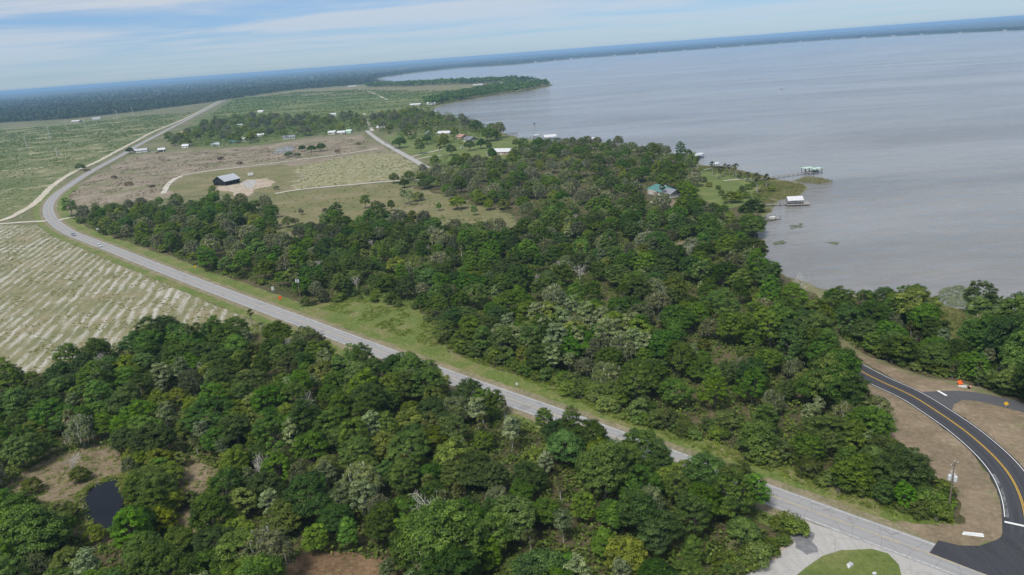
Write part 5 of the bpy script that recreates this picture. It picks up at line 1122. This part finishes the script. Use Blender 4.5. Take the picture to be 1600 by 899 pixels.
for i, (a, b, L) in enumerate(((837, 98.3, 40), (868, 95.6, 26), (892, 92.9, 44), (910, 91.3, 26), (960, 87.6, 40), (995, 85.2, 30), (1030, 82.6, 30), (1069, 79.5, 46), (1122, 75.5, 56), (1160, 72.6, 40), (1220, 68.3, 44), (1251, 66, 36), (1300, 62.6, 30), (1350, 59.9, 48), (1396, 57.4, 60), (1440, 55.2, 34), (1500, 52.1, 34), (1570, 49, 40))):
    house((a, b - 0.5), L * 0.6, 12, 4.0, 3, rng.uniform(-0.5, 0.5), M['white_metal'], M['stucco_white'], 'tiny white house on the far lake shore', 0.0, 'house', False, 'house', 'white houses along the far shore')
# barn
def barn():
    q = un(355, 288); t = empty('pole_barn', (q[0], q[1], 0.05), R_(58)); tag(t, 'black open sided pole barn with sky reflection coloured onto one roof slope', 'barn')
    L, Wd, h, rise = 18, 17, 4.4, 4.4
    for sy, mt in ((1, 'black_metal'), (-1, 'grey_metal')):  # one slope coloured paler to imitate sky reflected in the roof
        V = [(-L / 2 - 0.5, 0, h + rise), (L / 2 + 0.5, 0, h + rise), (L / 2 + 0.5, sy * (Wd / 2 + 0.6), h - 0.3), (-L / 2 - 0.5, sy * (Wd / 2 + 0.6), h - 0.3)]; V += [(a, b, c + 0.2) for a, b, c in V]
        MB().add(V, [(3, 2, 1, 0), (4, 5, 6, 7), (0, 1, 5, 4), (1, 2, 6, 5), (2, 3, 7, 6), (3, 0, 4, 7)]).build('roof_slope', M[mt], t)
    for xx in (-L / 2 + 0.2, L / 2 - 0.2):
        MB().add([(xx - 0.08, -Wd / 2, h - 1.6), (xx - 0.08, Wd / 2, h - 1.6), (xx - 0.08, Wd / 2, h - 0.1), (xx - 0.08, 0, h + rise - 0.15), (xx - 0.08, -Wd / 2, h - 0.1), (xx + 0.08, -Wd / 2, h - 1.6), (xx + 0.08, Wd / 2, h - 1.6), (xx + 0.08, Wd / 2, h - 0.1), (xx + 0.08, 0, h + rise - 0.15), (xx + 0.08, -Wd / 2, h - 0.1)],
                 [(4, 3, 2, 1, 0), (5, 6, 7, 8, 9), (0, 1, 6, 5), (4, 0, 5, 9), (1, 2, 7, 6)]).build('gable_wall', M['black_metal'], t)
    MB().box((0, Wd / 2 - 0.4, (h - 0.3) / 2), (L - 0.6, 0.15, h - 0.3)).build('back_wall', M['black_metal'], t); MB().box((L / 2 - 0.6, 0, (h - 1.7) / 2), (0.15, Wd - 1.5, h - 1.7)).build('end_wall', M['black_metal'], t)
    MB().box((0, -Wd / 2 + 0.25, h - 1.2), (L - 0.8, 0.15, 0.9)).build('fascia', M['black_metal'], t)
    for i in range(5):
        for yy in (-Wd / 2 + 0.3, 0): MB().box((-L / 2 + 0.5 + i * (L - 1.4) / 4, yy + 0.02, (h - 1.65) / 2), (0.5, 0.5, h - 1.65)).build('post', M['timber_dark'], t)
    for yy in (-5.5, -2.5, 2.5, 5.5): MB().box((-L / 2 + 0.22, yy, (h - 1.65) / 2), (0.5, 0.5, h - 1.65)).build('post', M['timber_dark'], t)
barn()
def trailer():
    q = un(392, 275.5); t = empty('cargo_trailer', (q[0], q[1], 0.05), 0.25); tag(t, 'white box trailer parked on grass behind the dirt yard', 'trailer')
    MB().box((0, 0, 1.9), (5.2, 2.3, 2.4)).build('box', M['white_paint'], t); MB().box((3.2, 0, 0.62), (1.4, 0.12, 0.12)).build('tongue', M['tyre'], t)
    for x in (-0.5, 0.5):
        for y in (-1.0, 1.0): MB().tube([(x, y - 0.12, 0.36), (x, y + 0.12, 0.36)], [0.36, 0.36], 12).build('wheel', M['tyre'], t)
    MB().box((-2.63, 0, 1.9), (0.06, 1.9, 2.1)).build('door', M['grey_metal'], t)
trailer()
# cars
def make_car(paintm):
    t = empty('car', (0, 0, 0))
    prof = [(-2.2, 0.35), (2.2, 0.35), (2.25, 0.62), (2.1, 0.82), (1.1, 0.95), (-1.9, 1.0), (-2.2, 0.85)]
    MB().prism(prof, -0.9, 0.9).build('body', paintm, t)
    cab = MB(); b = [(-1.75, 0.985), (1.05, 0.945), (0.35, 1.5), (-1.2, 1.53)]
    V = [(x, -0.84, z) for x, z in b[:2]] + [(x, -0.68, z) for x, z in b[2:]] + [(x, 0.84, z) for x, z in b[:2]] + [(x, 0.68, z) for x, z in b[2:]]
    cab.add(V, [(0, 1, 2, 3), (7, 6, 5, 4), (1, 5, 6, 2), (0, 3, 7, 4)]); cab.build('windows', M['glass'], t)
    MB().add([(0.38, -0.7, 1.5), (0.38, 0.7, 1.5), (-1.24, 0.7, 1.53), (-1.24, -0.7, 1.53), (0.3, -0.66, 1.56), (0.3, 0.66, 1.56), (-1.15, 0.66, 1.59), (-1.15, -0.66, 1.59)], [(4, 5, 6, 7), (0, 1, 5, 4), (1, 2, 6, 5), (2, 3, 7, 6), (3, 0, 4, 7)]).build('roof', paintm, t)
    for x in (-1.35, 1.4):
        for y in (-0.82, 0.82):
            w = MB().tube([(x, y - 0.11, 0.33), (x, y + 0.11, 0.33)], [0.33, 0.33], 14).build('wheel', M['tyre'], t)
            MB().tube([(x, y - 0.125, 0.33), (x, y + 0.125, 0.33)], [0.19, 0.19], 10).build('rim', M['grey_metal'], w)
    for y in (-0.66, 0.66):
        MB().box((2.22, y, 0.68), (0.1, 0.34, 0.14)).build('headlight', M['lamp'], t); MB().box((-2.2, y, 0.78), (0.08, 0.3, 0.16)).build('tail_light', M['lamp_red'], t)
    return t
def car(px, paintm, label, ang=None, group=None, zt=0.07):
    q = un(*px); i = int(np.argmin(np.hypot(MAIN[:, 0] - q[0], MAIN[:, 1] - q[1])))
    if ang is None:
        d = MAIN[i + 1] - MAIN[i - 1]; ang = math.atan2(d[1], d[0]); zt = 0.285
    t = make_car(M[paintm]); t.scale = (1.08, 1.05, 1.15); t.location = (q[0], q[1], zt); t.rotation_euler = (0, 0, ang); tag(t, label, 'car', group)
car((115, 369), 'car_silver', 'silver car driving round the bend behind a white car')
car((155.5, 386.5), 'car_white', 'white car driving along the long road past the striped field')
for px, pm, lab, ang in (((703, 228), 'car_blue', 'blue car parked on the drive by the grey roofed house', 0.4), ((722, 232), 'car_white', 'white car parked below the grey roofed house', 0.8), ((239, 239), 'car_white', 'white car parked beside the long white shed', 0.3), ((246, 240), 'car_red', 'red car parked between white car and dark shed', 0.5),
                         ((352, 227), 'car_white', 'white car parked beside the teal roofed bungalow', 0.1), ((397, 222), 'car_silver', 'silver car parked below the pale roofed house', 0.2), ((603, 224.5), 'car_silver', 'silver car driving on the pale side street', dirang((596, 222), (615, 233)))):
    car(px, pm, lab, ang, None, 0.28 if 'street' in lab else 0.12)
# docks
def dock_walk(t, A, B, wd, zt, mat='timber', rail=False, every=4.0, suff=''):
    """walkway between two points in the dock's own frame"""
    A, B = np.array(A, float), np.array(B, float); L = np.linalg.norm(B - A); u = (B - A) / L; nrm = np.array([-u[1], u[0]]); a = math.atan2(u[1], u[0]); c = (A + B) / 2
    MB().box((c[0], c[1], zt), (L, wd, 0.16), a).build('deck', M[mat], t)
    n = max(2, int(L / every))
    for i in range(n + 1):
        for s in (-1, 1):
            p = A + u * L * i / n + nrm * s * (wd / 2 + 0.06); top = zt + (0.9 if rail else 0.15)
            MB().tube([(p[0], p[1], -0.6), (p[0], p[1], top)], [0.14, 0.14], 6).build('pile', M['timber_dark'], t)
    if rail:
        for s in (-1, 1): p = c + nrm * s * (wd / 2 + 0.06); MB().box((p[0], p[1], zt + 0.92), (L, 0.14, 0.08), a).build('rail', M[mat], t)
def dock_frame(px, px2, name, label):
    q, r = un(*px), un(*px2); a = math.atan2(r[1] - q[1], r[0] - q[0]); t = empty(name, (q[0], q[1], 0.0), a); tag(t, label, 'dock'); return t, float(np.linalg.norm(r - q))
def canopy(t, cx, cy, L, Wd, h, rise, mat, zt=1.0, gable=True, post='timber_dark'):
    for i in range(3):
        for s in (-1, 1): MB().box((cx - L / 2 + 0.2 + i * (L - 0.4) / 2, cy + s * (Wd / 2 - 0.2), (h - 0.6) / 2 - 0.05), (0.24, 0.24, h + 0.5)).build('post', M[post], t)
    if gable: roof_mesh(L, Wd, h, rise, 0.4, 0.0, 0.14).build('roof', M[mat], t, (cx, cy, 0))
    else: MB().box((cx, cy, h + 0.3), (L + 0.8, Wd + 0.8, 0.16)).build('roof', M[mat], t)
t, L = dock_frame((1170, 285), (1262, 272.5), 'long_dock', 'long timber dock with pale green roof over its head')
dock_walk(t, (0, 0), (L, 0), 1.6, 1.1, 'timber', True); MB().box((L + 4.5, 0.0, 1.12), (9.5, 8, 0.2)).build('head_deck', M['timber'], t)
for x in (0.5, 4.5, 8.7):
    for y in (-3.8, 3.8): MB().tube([(L + x, y, -0.6), (L + x, y, 4.6)], [0.16, 0.16], 6).build('pile', M['timber_dark'], t)
canopy(t, L + 2.0, 3.0, 7, 5, 4.0, 0.6, 'palegreen_metal', 1.1, False); canopy(t, L + 5.8, -1.4, 8, 5, 3.6, 0.5, 'palegreen_metal', 1.1, False)
MB().box((L + 5, -1.4, 1.75), (5.5, 2.1, 1.0)).build('boat_cover', M['green_metal'], t)
t, L = dock_frame((1184, 323), (1230, 321), 'boathouse_dock', 'boathouse dock with white gable roof at the end of a walkway')
dock_walk(t, (0, 0), (L, 0), 1.6, 0.9, 'timber', True); MB().box((L + 6, -0.4, 0.92), (13.5, 7.5, 0.22)).build('head_deck', M['timber'], t)
for x in np.linspace(0, 12, 4):
    for y in (-4.0, 3.2): MB().tube([(L + x, y, -0.6), (L + x, y, 1.1)], [0.16, 0.16], 6).build('pile', M['timber_dark'], t)
canopy(t, L + 4.2, 0.2, 8.5, 6, 3.6, 1.7, 'white_metal', 0.9); MB().box((L + 4.2, 0.2, 1.7), (5, 1.9, 0.9)).build('boat', M['white_paint'], t)
t, L = dock_frame((1190, 346), (1200, 344.5), 'small_dock', 'small low timber dock without a roof below the boathouse')
dock_walk(t, (-4, 0), (L, 0), 1.3, 0.8, 'timber', True, 3.0); MB().box((L + 3.2, 0, 0.82), (6.5, 5, 0.2)).build('head_deck', M['timber'], t)
for x in (0.2, 3.2, 6.2):
    for y in (-2.5, 2.5): MB().tube([(L + x, y, -0.6), (L + x, y, 2.2)], [0.14, 0.14], 6).build('pile', M['timber_dark'], t)
MB().box((L + 3.2, 0.5, 1.3), (3.6, 1.6, 0.7)).build('boat', M['white_paint'], t)
t, L = dock_frame((1058, 256), (1082, 250), 'covered_dock', 'dock with long bright white roof and dark deck')
dock_walk(t, (-6, 0), (L, 0), 1.5, 1.0); MB().box((L + 6.5, 0, 1.02), (15, 7, 0.22)).build('head_deck', M['timber_dark'], t); canopy(t, L + 4.5, 0.2, 17, 5.5, 3.7, 0.7, 'white_metal')
t, L = dock_frame((1104, 267), (1114, 264), 'canopy_dock', 'small white canopied boat lift beyond the palms')
dock_walk(t, (-5, 0), (L, 0), 1.2, 0.9); canopy(t, L + 3, 0.2, 6.5, 4.5, 3.8, 0.6, 'white_metal')
t, L = dock_frame((838, 220), (850, 219), 'white_boathouse', 'white hip roofed boathouse at the shore beyond the houses')
dock_walk(t, (-3, 0), (L, 0), 1.5, 0.9); MB().box((L + 7, 0, 0.92), (15, 9, 0.2)).build('head_deck', M['timber'], t); canopy(t, L + 7, 0.1, 14, 8, 3.6, 2.2, 'white_metal')
t, L = dock_frame((808, 219), (834, 216), 'boat_shelter', 'low dock with small white shelter beside the white boathouse')
dock_walk(t, (0, 0), (L, 0), 1.4, 0.9, 'timber', True); canopy(t, L + 3, 0.1, 6, 4, 3.2, 0.6, 'white_metal')
t, L = dock_frame((900, 224), (914, 222.5), 'boat_canopy', 'white roofed boat canopy on the shore beside a lone palm')
dock_walk(t, (-3, 0), (L, 0), 1.4, 0.9); canopy(t, L + 5.5, 0.1, 11, 5, 3.4, 0.9, 'white_metal')
t, L = dock_frame((790, 211), (808, 210), 'old_pier', 'old dark pier of bare piles beside the large shore trees')
dock_walk(t, (0, 0), (L, 0), 2.0, 1.2, 'timber_dark', True, 3.0)
# marker in the lake
q = un(835, 196.5); t = empty('channel_marker', (q[0], q[1], 0.0)); tag(t, 'dark marker post with nest platform standing in the lake', 'marker')
MB().tube([(0, 0, -1), (0, 0, 2.6)], [0.25, 0.22], 8).build('post', M['timber_dark'], t)
MB().tube([(0, 0, 2.2), (0, 0, 2.6), (0, 0, 3.3), (0, 0, 3.7)], [0.5, 1.5, 1.8, 1.1], 10).build('nest', M['timber_dark'], t)
# flying bird over the lake
def bird():
    d = RM @ np.array([(1222 - CX) / FPX, -(140 - CY) / FPX, -1.0]); p = np.array([0, 0, HC]) + d / np.linalg.norm(d) * 190
    V = [(0.5, 0, 0), (0.25, 0.08, 0.02), (0.25, -0.08, 0.02), (0.25, 0, 0.1), (0.25, 0, -0.08), (-0.3, 0.06, 0), (-0.3, -0.06, 0), (-0.3, 0, 0.06), (-0.3, 0, -0.06), (-0.6, 0.12, 0), (-0.6, -0.12, 0),
         (0.2, 0.45, 0.18), (-0.12, 0.42, 0.16), (0.02, 0.95, 0.10), (-0.1, 0.93, 0.09), (0.2, -0.45, 0.18), (-0.12, -0.42, 0.16), (0.02, -0.95, 0.10), (-0.1, -0.93, 0.09)]
    F = [(0, 1, 3), (0, 3, 2), (0, 4, 1), (0, 2, 4), (1, 5, 7, 3), (3, 7, 6, 2), (2, 6, 8, 4), (4, 8, 5, 1), (7, 5, 9), (7, 9, 10), (7, 10, 6), (8, 9, 5), (8, 10, 9), (8, 6, 10), (1, 11, 12, 5), (11, 13, 14, 12), (2, 6, 16, 15), (15, 16, 18, 17)]
    tag(MB().add(V, F).build('bird', M['timber_dark'], None, tuple(p), 0.9), 'dark bird gliding over the open lake', 'bird')
bird()
# poles
def power_pole(px, H, rz, label, cans=3):
    q = un(*px); t = empty('utility_pole', (q[0], q[1], 0.1), rz); tag(t, label, 'utility pole')
    MB().tube([(0, 0, -0.5), (0, 0, H)], [0.19, 0.13], 8).build('pole', M['pole_wood'], t)
    MB().box((0, 0, H - 0.7), (2.4, 0.14, 0.16)).build('crossarm', M['pole_wood'], t)
    for x in (-1.05, 0.0, 1.05): MB().tube([(x, 0, H - 0.62 if x else H), (x, 0, H - 0.3 if x else H + 0.32)], [0.07, 0.05], 6).build('insulator', M['white_paint'], t)
    for k in range(cans):
        a = 2 * math.pi * k / 3 + 0.5; x, y = math.cos(a) * 0.62, math.sin(a) * 0.62
        c = MB().tube([(x, y, H - 4.4), (x, y, H - 4.3), (x, y, H - 3.2), (x, y, H - 3.1)], [0.30, 0.36, 0.36, 0.28], 12).build('transformer', M['white_metal'], t)
        MB().tube([(x, y, H - 3.12), (x, y, H - 2.75)], [0.06, 0.05], 6).build('bushing', M['white_paint'], c)
        MB().box((x * 0.45, y * 0.45, H - 3.7), (0.5, 0.1, 0.12), a).build('bracket', M['grey_metal'], t)
    for k in range(cans): MB().box((-0.5 + 0.5 * k, 0.14, H - 2.3), (0.1, 0.12, 0.5)).build('fuse', M['white_paint'], t)
power_pole((1481, 806), 13.0, 0.4, 'wooden utility pole with three transformers at the bare corner')
power_pole((470, 470), 13.0, 0.9, 'wooden utility pole with transformers beside the weedy opening')
for a, b, h in ((43, 233, 26), (79, 219, 26), (106, 205, 26), (134, 203, 26), (90, 244, 12), (184, 186.5, 26), (208, 180, 26)):
    q = un(a, b); t = empty('power_line_pole', (q[0], q[1], 0.0), 0.5); tag(t, 'tall pale concrete power line pole standing in the scrubland' if h > 20 else 'short pale pole in scrub below the power line', 'pole', 'power line poles in the scrubland' if h > 20 else None)
    MB().tube([(0, 0, -0.5), (0, 0, h)], [0.75, 0.42], 8).build('pole', M['pole_concrete'], t)
    for zc in (h - 1.5, h - 4.5): MB().box((0, 0, zc), (5.5, 0.35, 0.35)).build('crossarm', M['pole_concrete'], t)
# signs and road works
def sign(px, w, h, zc, mat, label, diamond=False, rz=None, posts=1):
    q = un(*px); a = math.atan2(-q[0], q[1]) if rz is None else rz
    t = empty('road_sign', (q[0], q[1], 0.05), a); tag(t, label, 'sign')
    for x in ([0] if posts == 1 else [-w * 0.35, w * 0.35]): MB().box((x, 0.06, zc / 2), (0.08, 0.08, zc + 0.1)).build('post', M['grey_metal'], t)
    if diamond:
        r = w * 0.7; MB().prism([(0, zc - r), (r, zc), (0, zc + r), (-r, zc)], -0.03, 0.0).build('panel', M[mat], t)
    else: MB().box((0, -0.02, zc), (w, 0.05, h)).build('panel', M[mat], t)
sign((306, 423), 1.3, 0, 2.2, 'yellow', 'yellow diamond warning sign on the verge of the long road', True)
sign((438.5, 471), 1.5, 0, 1.7, 'orange', 'orange diamond road work sign beside the long road', True)
sign((427, 458), 1.2, 1.8, 2.2, 'white_paint', 'white sign panel on the verge behind the orange sign', False, None, 2)
sign((808, 606), 0.7, 0.8, 1.3, 'white_paint', 'small white marker sign on the verge of the lake wood')
sign((153, 361), 1.8, 1.4, 1.3, 'white_paint', 'white board standing before the thicket at the bend', False, None, 2)
sign((88.5, 325), 0.9, 1.1, 1.6, 'white_paint', 'pale sign inside the tight curve of the road'); sign((33.5, 343), 1.0, 1.2, 1.6, 'white_paint', 'pale sign beside the sandy track near the junction')
sign((1571, 640), 0.9, 0, 1.7, 'yellow', 'small yellow diamond sign beside the dark side road', True)
q = un(1500, 601); t = empty('folded_sign', (q[0], q[1], 0.08), 0.3); tag(t, 'orange road work sign board leaning on its frame', 'sign')
MB().add([(-.75, -.4, .1), (.75, -.4, .1), (.75, .45, 1.0), (-.75, .45, 1.0), (-.75, -.34, .1), (.75, -.34, .1), (.75, .51, 1.0), (-.75, .51, 1.0)], [(3, 2, 1, 0), (4, 5, 6, 7), (0, 1, 5, 4), (1, 2, 6, 5), (2, 3, 7, 6), (3, 0, 4, 7)]).build('panel', M['orange'], t)
for x in (-.6, .6): MB().tube([(x, 1.0, 0), (x, .5, 1.0)], [0.04, 0.04], 5).build('leg', M['grey_metal'], t)
q = un(1503, 605); t = empty('barricade', (q[0], q[1], 0.08), -0.25); tag(t, 'white barricade boards lying flat beside the orange sign', 'barricade')
for i in range(3): MB().box((0.1 * i, -0.45 + i * 0.42, 0.12 + 0.05 * i), (2.2, 0.32, 0.06), 0.06 * i).build('board', M['white_paint'], t)
for x in (-.8, .8): MB().box((x, 0, 0.06), (0.08, 1.5, 0.08)).build('leg', M['grey_metal'], t)
q = un(1515.5, 607); t = empty('traffic_barrel', (q[0], q[1], 0.4), 0.5); tag(t, 'orange traffic barrel toppled beside the white boards', 'barrel')
MB().tube([(-.55, 0, 0), (-.5, 0, 0), (.5, 0, 0), (.55, 0, 0)], [0.33, 0.31, 0.25, 0.2], 14).build('drum', M['orange'], t); MB().tube([(-.62, 0, 0), (-.55, 0, 0)], [0.4, 0.4], 14).build('base', M['tyre'], t)
for x in (-.2, .2): MB().tube([(x - .07, 0, 0), (x + .07, 0, 0)], [0.297 - x * .06, 0.297 - x * .06], 14, False).build('band', M['white_paint'], t)
q = un(1521, 837); t = empty('concrete_slab', (q[0], q[1], 0.1), dirang((1508, 835), (1534, 838))); tag(t, 'stack of white concrete planks on the bare corner', 'slab')
for i, (y, zt, L) in enumerate(((-0.38, 0.12, 3.9), (0.02, 0.12, 3.7), (0.42, 0.12, 3.5), (-0.15, 0.33, 3.3))): MB().box((0.1 * i - 0.2, y, zt), (L, 0.36, 0.2), 0.02 * i).build('plank', M['white_paint'], t)
q = un(1547, 822); t = empty('manhole', (q[0], q[1], 0.1)); tag(t, 'pale round manhole rim in grass by the black road', 'manhole')
MB().tube([(0, 0, 0), (0, 0, 0.12)], [0.55, 0.5], 16).build('rim', M['pole_concrete'], t); MB().tube([(0, 0, 0.12), (0, 0, 0.14)], [0.36, 0.36], 14).build('cover', M['gravel_patch'], t)
q = un(1328, 886); t = empty('utility_box', (q[0], q[1], 0.27), 0.5); tag(t, 'white utility box with lid on the grass island', 'utility box')
MB().box((0, 0, 0.2), (1.2, 0.7, 0.4)).build('box', M['white_paint'], t); MB().box((0.1, 0, 0.44), (0.9, 0.74, 0.07)).build('lid', M['grey_metal'], t); MB().box((-0.75, -0.25, 0.1), (0.35, 0.3, 0.2)).build('stub', M['white_paint'], t)
q = un(1366, 899); t = empty('concrete_block', (q[0], q[1], 0.27), 0.2); tag(t, 'small white concrete block at the rim of the grass island', 'block')
MB().box((0, 0, 0.15), (0.7, 0.4, 0.3)).build('base', M['white_paint'], t); MB().tube([(0.1, 0, 0.3), (0.1, 0, 0.55)], [0.09, 0.07], 8).build('stub', M['grey_metal'], t)

# ------------------------------------------------------------------ haze
def build_haze():
    mb = MB(); mb.box((0, 0, 51.5), (68000, 68000, 109))
    m = bpy.data.materials.new('haze'); m.use_nodes = True; nt = m.node_tree; nt.nodes.clear()
    out = nt.nodes.new('ShaderNodeOutputMaterial'); v = nt.nodes.new('ShaderNodeVolumePrincipled')
    v.inputs['Color'].default_value = HAZE_COL; v.inputs['Density'].default_value = HAZE_D
    v.inputs['Anisotropy'].default_value = 0.0
    nt.links.new(v.outputs[0], out.inputs['Volume'])
    o = mb.build('haze', m); tag(o, 'thin pale blue haze filling the air to the horizon', 'haze', kind='stuff')
HAZE_COL = (0.36, 0.61, 0.95, 1); HAZE_D = 0.000078
build_haze()
